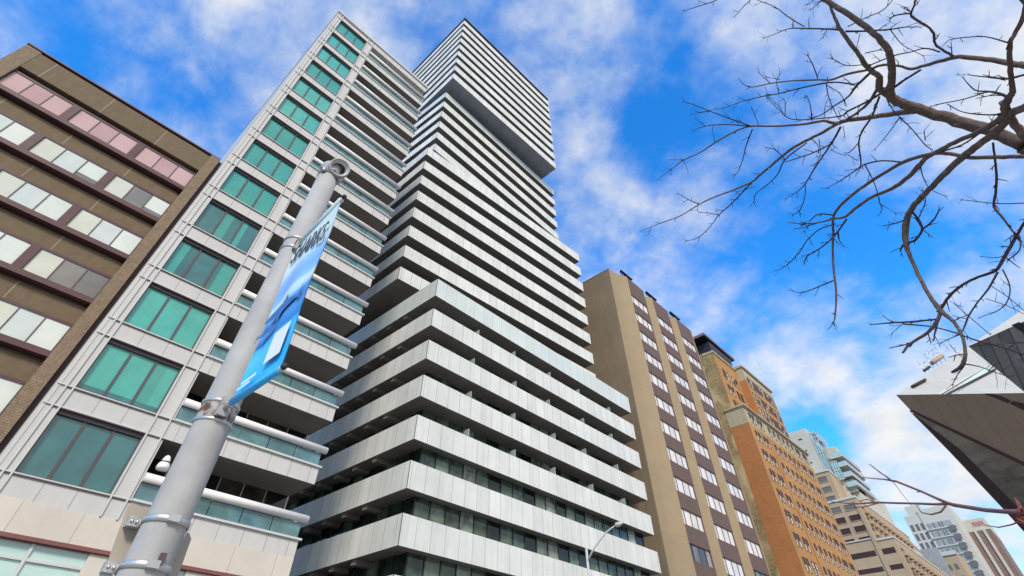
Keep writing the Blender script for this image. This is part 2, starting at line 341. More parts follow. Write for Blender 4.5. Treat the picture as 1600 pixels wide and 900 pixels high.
# ------------------------------------------------------------------ ground, street
def struct(name, mb, m): return mb.build(name, m, None, kind='structure')
b = MB(); b.box(-400, 900, -500, 700, -.6, -.13); struct('ground', b, M['ground'])
b = MB(); b.poly([(-300,6.2,-.126),(700,6.2,-.126),(700,19.2,-.126),(-300,19.2,-.126)]); struct('road', b, M['asphalt'])
b = MB()
for x in range(-40, 140, 6): b.poly([(x,12.65,-.122),(x+3,12.65,-.122),(x+3,12.78,-.122),(x,12.78,-.122)])
struct('lane_markings', b, M['road_white'])
b = MB(); b.box(-300,700,-8,5.95,-.13,0); struct('near_pavement', b, M['paving'])
b = MB(); b.box(-300,700,5.95,6.2,-.13,.004); struct('near_kerb', b, M['kerb'])
b = MB(); b.box(-300,170,19.45,24.9,-.13,0); struct('far_pavement', b, M['paving'])
b = MB(); b.box(-300,170,19.2,19.45,-.13,.004); struct('far_kerb', b, M['kerb'])

# ------------------------------------------------------------------ gray apartment tower with teal windows
def gray_tower():
    t = thing('apartment_tower', 'pale gray panel apartment tower with teal three-pane windows and stacked balconies', 'apartment tower', (6, 25, 0))
    X0, X1, Y = .5, 12.2, 25.0
    PITCH, H0 = 3.14, 10.45                              # window heads at H0 + k*PITCH
    K = range(0, 14); ROOF = 52.35
    w = MB()
    w.box(X0, 5.0, Y+.34, 46, 0, ROOF-.3, 0); w.box(5.003, X1, Y+2.45, 46, 0, ROOF-.3, 0)
    w.build('wall', M['panel_gray'], t)
    p = MB()                                             # front skin: piers and spandrels
    p.box(X0, 1.12, Y, Y+.337, 7.4, ROOF-.15); p.box(4.24, 4.98, Y, Y+.337, 7.4, ROOF-.15)
    zs = [(7.4, H0-PITCH+.78+.002)] + [(H0+k*PITCH, H0+k*PITCH+.78) for k in range(0, 13)] + [(H0+13*PITCH, ROOF-.15)]
    for a, c in zs: p.box(1.123, 4.237, Y+.004, Y+.334, a, c)
    p.box(4.983, X1, Y+.004, Y+2.4, H0+13*PITCH, ROOF-.15)
    p.build('cladding', M['panel_gray'], t)
    tr = MB()
    for x in (.84, 1.09, 4.27, 4.84): tr.box(x-.03, x+.03, Y-.07, Y-.002, 7.4, ROOF-.2)
    tr.box(.6, .64, Y-.03, Y-.002, 7.4, ROOF-.2)
    for k in range(-1, 14):
        zh = H0+k*PITCH; zsill = zh+.78
        for z in ((zh, zsill) if k > -1 else (zsill,)):
            tr.box(X0+.05, 4.98, Y-.055, Y-.003, z-.012, z+.03, 0); tr.box(X0+.30, 4.98, Y-.05, Y-.003, z-.05, z-.0125, 1)  # the second, dark strip imitates the shadow line below each fin
    tr.build('fins_and_shadow_strips', [M['trim_light'], M['trim_dark']], t)
    rf = MB(); rf.box(X0-.06, X1+.12, Y-.14, 46.1, ROOF-.15, ROOF+.12); rf.build('roof', M['trim_light'], t)
    rb = MB(); rb.box(X0+.3, X1-.4, Y+3, 45, ROOF+.12, ROOF+.3); rb.build('roof_deck', M['roof_dark'], t)
    for k in K:                                          # windows
        z1 = H0+k*PITCH-.04; z0 = H0+(k-1)*PITCH+.82
        g = MB(); xs = [1.125, 2.15, 3.19, 4.235]
        for i in range(3):
            a_, c_ = xs[i]+.002, xs[i+1]-.002; u = random.random()
            if k == 3: cuts = [(a_, a_+(c_-a_)*.55), (a_+(c_-a_)*.552, c_)] if i == 0 else ([(a_, c_)] if i == 1 else [(a_, a_+(c_-a_)*.3), (a_+(c_-a_)*.302, c_)])
            elif u < .12: f_ = random.uniform(.25, .75); cuts = [(a_, a_+(c_-a_)*f_), (a_+(c_-a_)*f_+.002, c_)]
            else: cuts = [(a_, c_)]
            zc = z0+(z1-z0)*(.13 if k == 1 else 0)
            for p, q in cuts: g.poly([(p,Y+.2,zc),(q,Y+.2,zc),(q,Y+.2,z1),(p,Y+.2,z1)], (1 if q < c_ and i else 0) if k != 3 else (0 if (i, p == a_) in ((0, True), (2, False)) else 2))
            if k == 1: g.poly([(a_,Y+.2,z0),(c_,Y+.2,z0),(c_,Y+.2,zc-.002),(a_,Y+.2,zc-.002)], 2)
        first = 'teal_deep' if k in (0, 4) else random.choice(['teal_glass', 'teal_glass', 'teal_mid'])  # deep teal rows: their darker reflection is put into the glass colour
        wobj = g.build('window', [M[first], M['teal_mid'], M['teal_deep']], t)
        fr = MB()
        for x in xs[1:3]: fr.box(x-.04, x+.04, Y+.13, Y+.197, z0, z1)
        fr.box(1.127, 4.233, Y+.07, Y+.197, z1-.15, z1+.037, 0); fr.box(1.127, 4.233, Y+.12, Y+.197, z0-.037, z0+.05, 0)  # dark head piece made deep to imitate the shade under the recess
        fr.box(1.127, 1.17, Y+.12, Y+.197, z0+.05, z1-.15, 0); fr.box(4.19, 4.233, Y+.12, Y+.197, z0+.05, z1-.15, 0)
        fr.build('window_frame', M['trim_dark'], wobj)
    for k in range(-1, 13):                              # balconies
        zb = H0+k*PITCH; zt = zb+.80
        s = MB(); s.box(4.985, X1, Y+.0, Y+2.44, zb, zt, 0, skip='d')
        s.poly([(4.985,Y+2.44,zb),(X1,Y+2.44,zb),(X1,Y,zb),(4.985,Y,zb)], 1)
        s.box(4.99, X1+.1, Y-.10, Y-.002, zt-.03, zt+.05, 2); s.box(X1+.002, X1+.1, Y-.002, Y+2.4, zt-.03, zt+.05, 2)
        bal = s.build('balcony', [M['panel_gray'], M['balc_soffit'], M['trim_light']], t)
        g = MB(); n = 5
        for i in range(n):
            a = 5.0+(X1-5.06)*i/n; c = 5.0+(X1-5.06)*(i+1)/n
            g.box(a+.02, c-.02, Y+.05, Y+.07, zt+.06, zt+.66)
        g.box(X1-.09, X1-.07, Y+.15, Y+2.3, zt+.06, zt+.66)
        g.build('glass_balustrade', M['rail_glass'], bal)
        h = MB(); h.tube([(4.99, Y-.03, zt+.83), (X1+.14, Y-.03, zt+.83)], .165, 0, 16)
        h.tube([(X1-.07, Y+.1, zt+.83), (X1-.07, Y+2.4, zt+.83)], .06, 0, 10)
        h.build('handrail', M['handrail'], bal)
        bk = MB(); n = 6
        for i in range(n):
            a = 5.05+(X1-5.1)*i/n; c = 5.05+(X1-5.1)*(i+1)/n
            bk.poly([(a+.03,Y+2.43,zt),(c-.03,Y+2.43,zt),(c-.03,Y+2.43,zb+PITCH),(a+.03,Y+2.43,zb+PITCH)])
        bk.build('balcony_door', M['balc_back'], t)
    bs = MB(); bs.box(X0, X1, Y-.02, Y+.33, 6.45, 7.397); bs.box(X0, X0+.6, Y-.02, Y+.33, 0, 6.3); bs.box(X1-4.2, X1, Y-.02, Y+.33, 0, 6.3); bs.box(4.6, 5.2, Y-.02, Y+.33, 0, 6.3)
    bs.box(5.0, X1, Y+.333, Y+2.44, 6.45, 7.3)
    bs.build('stone_base', M['base_stone'], t)
    rt = MB(); rt.box(X0, X1, Y-.12, Y-.022, 6.33, 6.45); rt.box(X0, X1, Y-.022, Y+.3, 6.302, 6.448); rt.build('red_trim', M['red_trim'], t)
    pg = MB()
    xs = [1.1, 2.9, 4.6, 5.2, 6.6, 8.0]
    for i in (0, 1, 3, 4):
        pg.poly([(xs[i],Y+.1,.4),(xs[i+1],Y+.1,.4),(xs[i+1],Y+.1,5.85),(xs[i],Y+.1,5.85)]); pg.poly([(xs[i],Y+.1,5.9),(xs[i+1],Y+.1,5.9),(xs[i+1],Y+.1,6.3),(xs[i],Y+.1,6.3)])
    pw = pg.build('shop_window', M['pale_glass'], t)
    fr = MB()
    for x in (2.9, 6.6): fr.box(x-.05, x+.05, Y+.02, Y+.097, 0, 6.3)
    for a, c in ((1.1, 2.85), (2.95, 4.6), (5.2, 6.55), (6.65, 8.0)): fr.box(a, c, Y+.03, Y+.097, 5.83, 5.92)
    fr.build('window_frame', M['trim_light'], pw)
    # ornament and plants on balconies
    o = MB(); c = Vector((5.45, 25.05, 9.62)); o.lathe((5.45, 24.97, 9.31), (0,0,1), [(0,0),(.22,.01),(.25,.08),(.24,.17),(.20,.27),(.165,.33),(.15,.42),(.11,.52),(.05,.575),(0,.585)], 0, 18)
    o.lathe((5.45, 24.97, 9.31), (0,0,1), [(.20,.275),(.208,.28),(.19,.325),(.165,.33)], 1, 18)
    ob = o.build('balcony_ornament', [M['ornament'], M['black']]); ob['label'] = 'small white rounded ornament with dark band standing on the lowest balcony rail'; ob['category'] = 'ornament'
gray_tower()
def balcony_plants():
    for lvl, lab, x0, x1 in ((8.12, 'leafy green plants growing along the lowest balcony of the gray tower', 7.6, 11.6), (11.27, 'few leafy green plants on the second lowest balcony of the gray tower', 8.6, 10.4)):
        m = MB(); rnd = random.Random(3)
        for i in range(420 if x1 > 11 else 130):
            x = rnd.uniform(x0, x1); y = 25.2+rnd.uniform(-.08, .25); z = lvl+.55+abs(rnd.gauss(0, .27))*(.6+.4*math.sin(x*4)); c = Vector((x, y, z)); a = Vector((rnd.uniform(-1,1), rnd.uniform(-1,1), rnd.uniform(-.6,1))).normalized(); q = a.orthogonal().normalized(); l = rnd.uniform(.05,.12)
            m.poly([c-a*l, c+q*l*.35, c+a*l, c-q*l*.35])
        p = MB(); p.box(x0, x1, 25.14, 25.4, lvl+.06, lvl+.45)
        t = thing('balcony_planter', lab, 'plants', ((x0+x1)/2, 25.3, lvl)); m.build('foliage', M['plant'], t); p.build('planter_box', M['trim_dark'], t)
balcony_plants()

# ------------------------------------------------------------------ stacked-box tower with white bands
def stacked_tower():
    t = thing('condominium_tower', 'tall tower of shifted stacked boxes striped with white balcony bands', 'condominium tower', (32, 40, 0))
    def plan(corner, fa, W, la, dep):
        c = Vector(corner); f = Vector((math.cos(fa), math.sin(fa))); l = Vector((math.cos(la), math.sin(la)))
        return [c, c+f*W, c+f*W+l*dep, c+l*dep]
    R = math.radians
    def floor(pl, zb, zt, gtop, ins, mat_band, gmat, pane, lower, first=False, soff=None):
        """one storey: the white band (parapet and slab) and the recessed window wall above it"""
        m = MB(); inn = inset(pl, .14)
        n = len(pl); u = 0
        for i in range(n):
            a, c = pl[i], pl[(i+1) % n]; l = (c-a).length
            jo = random.uniform(-.3, .3)
            m.poly([(a.x,a.y,zb),(c.x,c.y,zb),(c.x,c.y,zt),(a.x,a.y,zt)], 0, uv=[(u+jo,.5),(u+l+jo,.5),(u+l+jo,zt-zb+.5),(u+jo,zt-zb+.5)]); u += l
            a2, c2 = inn[i], inn[(i+1) % n]
            m.poly([(a.x,a.y,zt),(c.x,c.y,zt),(c2.x,c2.y,zt),(a2.x,a2.y,zt)], 0)
            m.poly([(c2.x,c2.y,zb+.3),(a2.x,a2.y,zb+.3),(a2.x,a2.y,zt),(c2.x,c2.y,zt)], 0)
        c0 = pl[0]; m.box(c0.x-.012, c0.x+.018, c0.y-.012, c0.y+.018, zb+.01, zt-.01, 2)
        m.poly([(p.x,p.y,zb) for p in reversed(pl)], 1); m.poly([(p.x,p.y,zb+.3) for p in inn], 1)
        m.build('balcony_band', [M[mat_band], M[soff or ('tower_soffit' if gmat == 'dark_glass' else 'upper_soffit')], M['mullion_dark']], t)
        if gtop is None: return
        wl = inset(pl, ins); g = MB(); fr = MB(); z0 = zb+.302; z1 = gtop-.004
        for i in range(n):
            a, c = wl[i], wl[(i+1) % n]; d = (c-a); l = d.length; d = d/l; nn = Vector((d.y, -d.x))
            x = 0; k = max(1, int(l/pane)); st = l/k
            for j in range(k):
                p, q = a+d*(j*st+.03), a+d*((j+1)*st-.03)
                g.poly([(p.x,p.y,z0),(q.x,q.y,z0),(q.x,q.y,z1),(p.x,p.y,z1)])
            if i in (0, 3):
                for j in range(k+1):
                    p = a+d*(j*st); r_ = .035
                    P = [p-d*r_-nn*.02, p+d*r_-nn*.02, p+d*r_+nn*.06, p-d*r_+nn*.06]
                    P = [P[3], P[2], P[1], P[0]]
                    fr.prism(P, z0, z1, 0, False, False)
            if lower is not False and i == 3 and gmat == 'dark_glass':   # beams under the slab above
                for j in range(0, int(l/2.3)):
                    p = a+d*(j*2.3+.9); dd = (ins[i] if not isinstance(ins, (int, float)) else ins)-.16
                    P = [p-d*.22, p+d*.22, p+d*.22+nn*dd, p-d*.22+nn*dd]; fr.prism([P[3], P[2], P[1], P[0]], z1-.26, z1, 2, False, True)
            if lower and i == 0:                 # balcony dividers between the homes
                sp = 4.9
                for j in range(1, int(l/sp)+1):
                    p = a+d*(j*sp-1.3*(i == 0)+random.uniform(-.3, .3)); dd = (ins[i] if not isinstance(ins, (int, float)) else ins)-.25
                    P = [p-d*.04, p+d*.04, p+d*.04+nn*dd, p-d*.04+nn*dd]
                    fr.prism([P[3], P[2], P[1], P[0]], z0, min(z1-.25, z0+2.0), 1, True, False)
        # keep a closed backing so that the glass never shows the sky through the joints
        bk = inset(wl, .06); g2 = MB()
        w = g.build('window_wall', M[gmat], t)
        for i in range(n):
            a, c = bk[i], bk[(i+1) % n]; fr.poly([(a.x,a.y,z0),(c.x,c.y,z0),(c.x,c.y,z1),(a.x,a.y,z1)], 0)
        fr.build('mullions', [M['mullion_dark'], M['divider'], M['tower_soffit']], w)
    # A: the lowest box
    k = 1.056; S = lambda z: 1.6+(z-1.6)*k
    A = plan((18.73, 26.4), R(0), 28.72, R(91.2), 27)
    zb = [S(25.5-2.77*i) for i in range(0, 9)]
    for i, z in enumerate(zb):
        up = 30.6 if i == 0 else zb[i-1]
        floor(A, z, z+(1.80 if i == 0 else 1.60), up if i else None, [1.5, 1.3, 1.3, 1.5] if i < 5 else [.75, .9, 1, 1.3], 'green_panel' if i == 0 else 'white_panel', 'dark_glass', 1.25, 1 if i < 5 else 0)
    pod = inset(A, .9); m = MB(); fr = MB()
    for i in range(4):
        a, c = pod[i], pod[(i+1) % 4]; n = 24
        for j in range(n):
            p, q = a.lerp(c, (j+.03)/n), a.lerp(c, (j+.97)/n); m.poly([(p.x,p.y,0),(q.x,q.y,0),(q.x,q.y,zb[-1]-.004),(p.x,p.y,zb[-1]-.004)])
    wv = m.build('window_wall', M['dark_glass'], t); fr.prism(inset(pod, .06), 0, zb[-1]-.006, 0, False, False); fr.build('mullions', M['mullion_dark'], wv)
    # terrace storey between A and B
    B = plan((17.55, 31.05), R(-3.3), 28.5, R(91.0), 24)
    BZ = [30.67+2.853*i for i in range(8)]
    ter = inset(B, [2.6, 2.0, 2, 4.2]); m = MB(); fr = MB(); n = 18
    for i in range(4):
        a, c = ter[i], ter[(i+1) % 4]
        for j in range(n):
            p, q = a.lerp(c, (j+.03)/n), a.lerp(c, (j+.97)/n); m.poly([(p.x,p.y,zb[0]+.302),(q.x,q.y,zb[0]+.302),(q.x,q.y,BZ[0]-.004),(p.x,p.y,BZ[0]-.004)])
    wv = m.build('window_wall', M['dark_glass'], t); fr.prism(inset(ter, .06), zb[0]+.302, BZ[0]-.006, 0, False, False)
    fr.box(ter[0].x-.25, ter[0].x-.02, ter[0].y-.25, ter[0].y-.02, zb[0]+.302, BZ[0]-.01, 1); fr.build('mullions', [M['mullion_dark'], M['trim_light']], wv)
    for i, z in enumerate(BZ):
        floor(B, z, z+1.47, BZ[i+1] if i < 7 else None, 1.5, 'white_panel', 'upper_glass', 1.6, False)
    Cc = plan((19.7, 33.2), R(1.1), 27.6, R(94.2), 22)
    CZ = [70.95-2.962*i for i in range(6, -1, -1)]
    lk = inset(Cc, 1.5); m = MB(); m.prism([tuple(p) for p in lk], BZ[7]+.302, CZ[0]-.004, 0, False, False); m.build('window_wall', M['upper_glass'], t)
    for i, z in enumerate(CZ):
        floor(Cc, z, z+1.47, CZ[i+1] if i < 6 else None, 1.5, 'white_panel' if i < 6 else 'green_panel', 'upper_glass', 1.6, False)
    D = plan((19.18, 31.2), R(-.9), 25.5, R(89.6), 24)
    DZ = [74.0+2.95*i for i in range(9)]
    lk = inset(D, [4.6, 4, 4, 4]); m = MB(); m.prism([tuple(p) for p in lk], CZ[6]+.302, DZ[0]-.004, 0, False, False); m.build('window_wall', M['upper_glass'], t)
    for i, z in enumerate(DZ):
        floor(D, z, z+1.66, DZ[i+1] if i < 8 else 100.45, 1.4, 'white_panel', 'upper_glass', 1.6, False, soff='d_soffit' if i == 0 else None)
    r = MB(); r.prism([tuple(p) for p in inset(D, -.03)], 100.45, 100.7); r.build('roof', M['roof_dark'], t)
stacked_tower()

# ------------------------------------------------------------------ brown office building on the left
def brown_office():
    k = 1.08; Y = 27.0; S = lambda z: 1.6+(z-1.6)*k; X = lambda x: x*k
    t = thing('office_building', 'dark brown concrete office block with long strips of blinded windows, leftmost building', 'office building', (X(-5), Y, 0))
    w = MB(); w.box(X(-9.85), X(.2), Y+.5, 50, 0, S(25.4)); w.build('wall', M['brown_conc'], t)
    sw = MB(); sw.box(.272, .49, Y+.2, 46, 0, S(25.9)); sw.build('dark_gap_fill', M['rom_edge'], t)  # dark box filling the gap; stands in for the shade between the two buildings
    pr = MB(); pr.box(X(-9.84), X(-9.2), Y, Y+.5, 0, S(25.8)); pr.build('pier', M['rib_conc'], t)
    pr = MB(); pr.box(X(-.28), X(.25), Y-.04, Y+.5, 0, S(25.86)); pr.build('pier', M['rib_conc'], t)
    pp = MB(); pp.box(X(-9.2), X(-.283), Y+.02, Y+.5, S(24.32), S(25.72)); pp.box(X(-9.83), X(.24), Y+.503, Y+1.2, S(25.4), S(25.74)); pp.build('parapet', M['brown_conc'], t)
    cp = MB(); cp.box(X(-9.88), X(.26), Y-.03, Y+1.2, S(25.87), S(25.95)); cp.build('coping', M['maroon'], t)
    xs = [(-9.17, -6.57), (-6.22, -3.39), (-3.05, -.31)]
    for r in range(9):
        h = S(24.0-2.622*r); s = S(22.77-2.622*r); nx = S(24.0-2.622*(r+1))
        bx = MB()                                    # projecting maroon window box
        bx.box(X(-9.19), X(-.285), Y+.02, Y+.62, s-.28, s-.02, 0); bx.box(X(-9.19), X(-.285), Y+.16, Y+.62, h, h+.10, 0)
        for (a, c) in [(-9.19, -9.17), (-6.57, -6.22), (-3.39, -3.05), (-.31, -.285)]: bx.box(X(a), X(c), Y+.10, Y+.5, s-.017, h-.003, 0)
        for i in range(70): pass
        bx.build('window_surround', M['maroon'], t)
        sp = MB(); sp.box(X(-9.19), X(-.285), Y+.34, Y+.498, nx+.103, s-.45, 0); sp.build('spandrel', M['brown_conc'], t)
        for wi, (a, c) in enumerate(xs):
            g = MB(); e = [X(a+(c-a)*q/3) for q in range(4)]
            for i in range(3):
                mi = 1 if (r == 3 and wi == 2 and i > 0) or (r == 1 and wi == 2 and i == 1) else 0
                zc = s+(h-s)*(random.uniform(.06, .3) if mi == 0 and r > 0 and random.random() < .22 else 0)
                g.poly([(e[i]+.025,Y+.2,zc),(e[i+1]-.025,Y+.2,zc),(e[i+1]-.025,Y+.2,h),(e[i]+.025,Y+.2,h)], mi)
                if zc > s: g.poly([(e[i]+.025,Y+.2,s),(e[i+1]-.025,Y+.2,s),(e[i+1]-.025,Y+.2,zc-.004),(e[i]+.025,Y+.2,zc-.004)], 1)
            wn = g.build('window', [M['pink_glass'] if r == 0 else M['blind_glass'], M['dim_glass']], t)
            f = MB()
            for i in (1, 2): f.box(e[i]-.024, e[i]+.024, Y+.17, Y+.23, s, h)
            f.box(e[0], e[0]+.024, Y+.17, Y+.23, s, h); f.box(e[3]-.024, e[3], Y+.17, Y+.23, s, h)
            f.box(e[0]+.001, e[3]-.001, Y+.165, Y+.225, s+.001, s+.03); f.box(e[0]+.001, e[3]-.001, Y+.165, Y+.225, h-.03, h-.001)
            f.build('window_frame', M['trim_dark'], wn)
brown_office()

# ------------------------------------------------------------------ tan hotel with coved pilasters
def tan_hotel():
    k = 1.04; Y = 26.0; S = lambda z: 1.6+(z-1.6)*k; X = lambda x: x*k
    t = thing('hotel_building', 'tan concrete hotel with brown window bays between curved pilasters and a blank side wall', 'hotel', (62, Y, 0))
    ZR = S(48.2); YD = 26.85
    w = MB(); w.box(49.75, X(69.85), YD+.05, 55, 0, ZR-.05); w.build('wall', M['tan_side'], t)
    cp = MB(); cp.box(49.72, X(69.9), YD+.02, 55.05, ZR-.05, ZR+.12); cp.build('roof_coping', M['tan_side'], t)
    bays = [(51.2, 55.75), (58.0, 62.75), (65.05, 69.75)]
    starts = [46.46*26.8/25/k, 55.8, 62.8]
    for i, (a, c) in enumerate(bays):
        # coved pilaster: starts deep on the left, curves out towards the street
        xa, xb = X(starts[i]), X(a)-.02; n = 14; pl = []
        for j in range(n+1):
            u = j/n; pl.append((xa+(xb-xa)*u, YD-(YD-Y+.03)*(u**2.4)))
        m = MB(); zt = ZR+.1
        for j in range(n):
            p, q = pl[j], pl[j+1]; m.poly([(p[0],p[1],0),(q[0],q[1],0),(q[0],q[1],zt),(p[0],p[1],zt)], 0, smooth=True)
        m.poly([(xb,Y-.03,0),(xb+.1,Y-.03,0),(xb+.1,Y-.03,zt),(xb,Y-.03,zt)]); m.poly([(xb+.1,Y-.03,0),(xb+.1,YD,0),(xb+.1,YD,zt),(xb+.1,Y-.03,zt)])
        m.poly([(p[0],p[1],zt) for p in pl]+[(xb+.1,Y-.03,zt),(xb+.1,YD+.3,zt),(xa,YD+.3,zt)]); m.poly([(xa,YD+.3,0),(xa,YD,0),(xa,YD,zt),(xa,YD+.3,zt)])
        m.build('pilaster', M['tan_conc'], t)
        bp = MB(); x0, x1 = X(a)+.085, X(c)
        bp.box(x0, x1, Y+.25, YD+.3, 0, S(48.35))
        zs = [S(45.25-3.02*r) for r in range(15)]
        tops = S(48.35)
        for r in range(15):
            bp.box(x0, x1, Y+.03, Y+.247, zs[r], tops); tops = zs[r]-1.5
        bp.build('bay_panel', M['brown_panel'], t)
        for r in range(14):
            z1 = zs[r]-.02; z0 = zs[r]-1.48; g = MB(); n = 4; xl, xr = x0+.03, x1-.12
            e = [xl, xl+.16*(xr-xl), xl+.46*(xr-xl), xl+.76*(xr-xl), xr]
            for j in range(4): g.poly([(e[j]+.03,Y+.16,z0),(e[j+1]-.03,Y+.16,z0),(e[j+1]-.03,Y+.16,z1),(e[j]+.03,Y+.16,z1)])
            wn = g.build('window', M['hotel_dark'] if (r > 9 and i != 1) or r > 10 else M['hotel_glass'], t)
            f = MB()
            for j in range(1, 4): f.box(e[j]-.035, e[j]+.035, Y+.1, Y+.158, z0, z1)
            f.box(x0+.002, x1-.002, Y+.06, Y+.158, z1-.03, z1+.018); f.box(x1-.115, x1-.002, Y+.06, Y+.2, z0, z1-.03)
            f.build('window_frame', M['trim_dark'], wn)
    m = MB(); m.box(X(69.76), X(70.0), Y-.02, YD+.3, 0, ZR+.1); m.build('pilaster', M['tan_conc'], t)
    # roof-edge floodlights above each bay
    zz = S(48.35)
    for i, (a, c) in enumerate(bays):
        for j in range(6):
            x = X(a)-.9+j*.52; y = Y+.35
            lab = ['nearest brown bay', 'middle brown bay', 'farthest brown bay'][i]
            r = thing('floodlight', 'small dark floodlight on the hotel roof edge above its ' + lab, 'floodlight', (x, y, zz), 'floodlights on the hotel roof edge')
            st = MB(); st.tube([(x,y,zz-.1),(x,y,zz+.36)], .04, 0, 6); st.box(x-.1,x+.1,y-.03,y+.03,zz+.24,zz+.29); st.build('bracket', M['black'], r)
            hd = MB(Matrix.Translation((x,y-.05,zz+.55)) @ Matrix.Rotation(-.5,4,'X')); hd.lathe((0,0.16,0),(0,-1,0),[(0,0),(.13,.01),(.19,.15),(.25,.40),(.26,.46),(0,.45)],0,12); hd.build('lamp_head', M['black'], r)
tan_hotel()

# ------------------------------------------------------------------ orange brick tower
def orange_tower():
    t = thing('brick_tower', 'old orange brick tower with dark sash windows, buff stone top storeys and dark penthouse', 'brick tower', (100, 27, 0))
    k = 1.08; Y = 27.0; S = lambda z: 1.6+(z-1.6)*k; X = lambda x: x*k
    XL, XR = X(82.2), 118.3; ZL = S(40.0)
    lo = MB(); zs = S(37.0)
    lo.box(XL, XR, Y, 30.4, 0, zs, 0, skip='lt'); lo.poly([(XL,30.4,0),(XL,Y,0),(XL,Y,zs),(XL,30.4,zs)], 1)
    lo.build('wall', [M['orange_brick'], M['return_brick']], t)
    pa = MB(); pa.box(XL+.01, XR-.02, 30.402, 56, 0, 55.0); pa.build('party_wall', M['party_brick'], t)
    fz = MB(); fz.box(XL-.02, XR+.02, Y-.02, 30.4, zs, ZL-.5); fz.build('frieze', M['buff_stone'], t)
    co = MB(); co.box(XL-.25, XR+.3, Y-.42, 30.39, ZL-.28, ZL); co.box(XL-.12, XR+.15, Y-.2, 30.38, ZL-.5, ZL-.282); co.build('cornice', M['buff_stone'], t)
    # upper tower
    k2 = 1.155; kw = 1.098; YB = 28.9; YW = 27.5
    Z2 = 1.6+(47.4-1.6)*k2
    ub = MB(); ub.box(XL+.02, 98.7, YB, 30.398, ZL+.002, Z2-.1, 0); ub.box(98.7, 113.2, YW, 30.396, ZL+.002, Z2-2.4, 0, skip='l')
    ub.poly([(98.7,YB,ZL),(98.7,YW,ZL),(98.7,YW,Z2-2.4),(98.7,YB,Z2-2.4)], 1)
    ub.build('upper_wall', [M['orange_brick'], M['return_brick']], t)
    ul = MB(); ul.poly([(XL+.012,30.4,ZL),(XL+.012,YB,ZL),(XL+.012,YB,Z2-.1),(XL+.012,30.4,Z2-.1)]); ul.build('upper_side_wall', M['party_brick'], t)
    st = MB(); st.box(98.68, 113.22, YW-.02, 30.394, Z2-2.398, Z2+.3); st.build('upper_frieze', M['buff_stone'], t)
    c2 = MB(); c2.box(XL-.1, 98.65, YB-.18, 31, Z2-.098, Z2+.35); c2.box(98.45, 113.5, YW-.35, 31, Z2+.302, Z2+.75); c2.build('cornice', M['buff_stone'], t)
    for i in range(12):
        pass
    ph = MB(); zp = Z2+.36
    ph.box(XL+1.0, 99.4, YB+.35, 52, zp, 57.6, 0); ph.build('penthouse', M['penthouse'], t)
    pr = MB(); pr.box(88.0, 101.5, 29.0, 53, 58.2, 58.75, 0); pr.build('penthouse_roof', M['fascia_brown'], t)
    pf = MB(); pf.poly([(88.02,53,57.9),(101.4,53,57.9),(101.4,29.05,58.19),(88.02,29.05,58.19)]); pf.build('penthouse_soffit', M['penthouse'], t)
    # windows
    cols = [83.65, 84.85, 86.75, 87.95, 91.15, 93.1, 95.1, 97.05, 99.0, 100.95, 102.95, 104.1, 106.25, 107.35]
    heads = [39.05, 36.15, 33.2, 30.3, 27.5, 24.8, 21.95, 19.1, 16.3, 13.5]
    def sash(list_, z1, h, y, w=.62):
        g = MB(); f = MB()
        for x in list_:
            g.poly([(x,y-.012,z1-h),(x+w,y-.012,z1-h),(x+w,y-.012,z1-h*.5-.03),(x,y-.012,z1-h*.5-.03)]); g.poly([(x,y-.012,z1-h*.5+.03),(x+w,y-.012,z1-h*.5+.03),(x+w,y-.012,z1),(x,y-.012,z1)])
            f.box(x-.13, x, y-.06, y-.003, z1-h-.02, z1+.10); f.box(x+w, x+w+.16, y-.06, y-.003, z1-h-.02, z1+.10); f.box(x, x+w, y-.06, y-.003, z1+.001, z1+.14); f.box(x, x+w, y-.035, y-.003, z1-h*.5-.03, z1-h*.5+.03)
            f.box(x-.13, x+w+.16, y-.09, y-.003, z1-h-.12, z1-h-.021, 1)
        return g, f
    sets = [[i] for i in range(14)]
    for zi, hz in enumerate(heads[:7]):
        for s_ in sets:
            g, f = sash([X(cols[i]) for i in s_], S(hz), 1.42*k, Y-(.022 if zi == 0 else 0))
            wn = g.build('sash_window', M['sash_glass'], t); f.build('window_frame', [M['sash_frame'], M['buff_stone']], wn)
    g = MB(); f = MB()
    LOW = [(x, hz) for hz in heads[7:] for x in cols]
    def add(o, q):
        b_ = len(o.v); o.v += q.v; o.f += [tuple(i+b_ for i in ff) for ff in q.f]; o.m += q.m; o.uv += q.uv; o.sm += q.sm
    for x, hz in LOW:
        a, c = sash([X(x)], S(hz), 1.42*k, Y); add(g, a); add(f, c)
    for r in range(4):
        for x in (90.9, 92.4, 94.7, 96.2):
            a, c = sash([x], 51.6-3.15*r, 1.7, YB, .7); add(g, a); add(f, c)
    for r in range(5):
        for j in range(10):
            a, c = sash([99.6+j*1.33], 52.7-3.1*r+(.2 if r == 0 else 0), 1.9, YW-(.022 if r == 0 else 0), .62); add(g, a); add(f, c)
    wn = g.build('sash_window', M['sash_glass'], t, kind='stuff'); f.build('window_frame', [M['sash_frame'], M['buff_stone']], wn)
    dp = MB(); dp.tube([(X(89.9), Y-.08, 0), (X(89.9), Y-.08, zs)], .07, 0, 8); dp.build('drainpipe', M['return_brick'], t)
orange_tower()

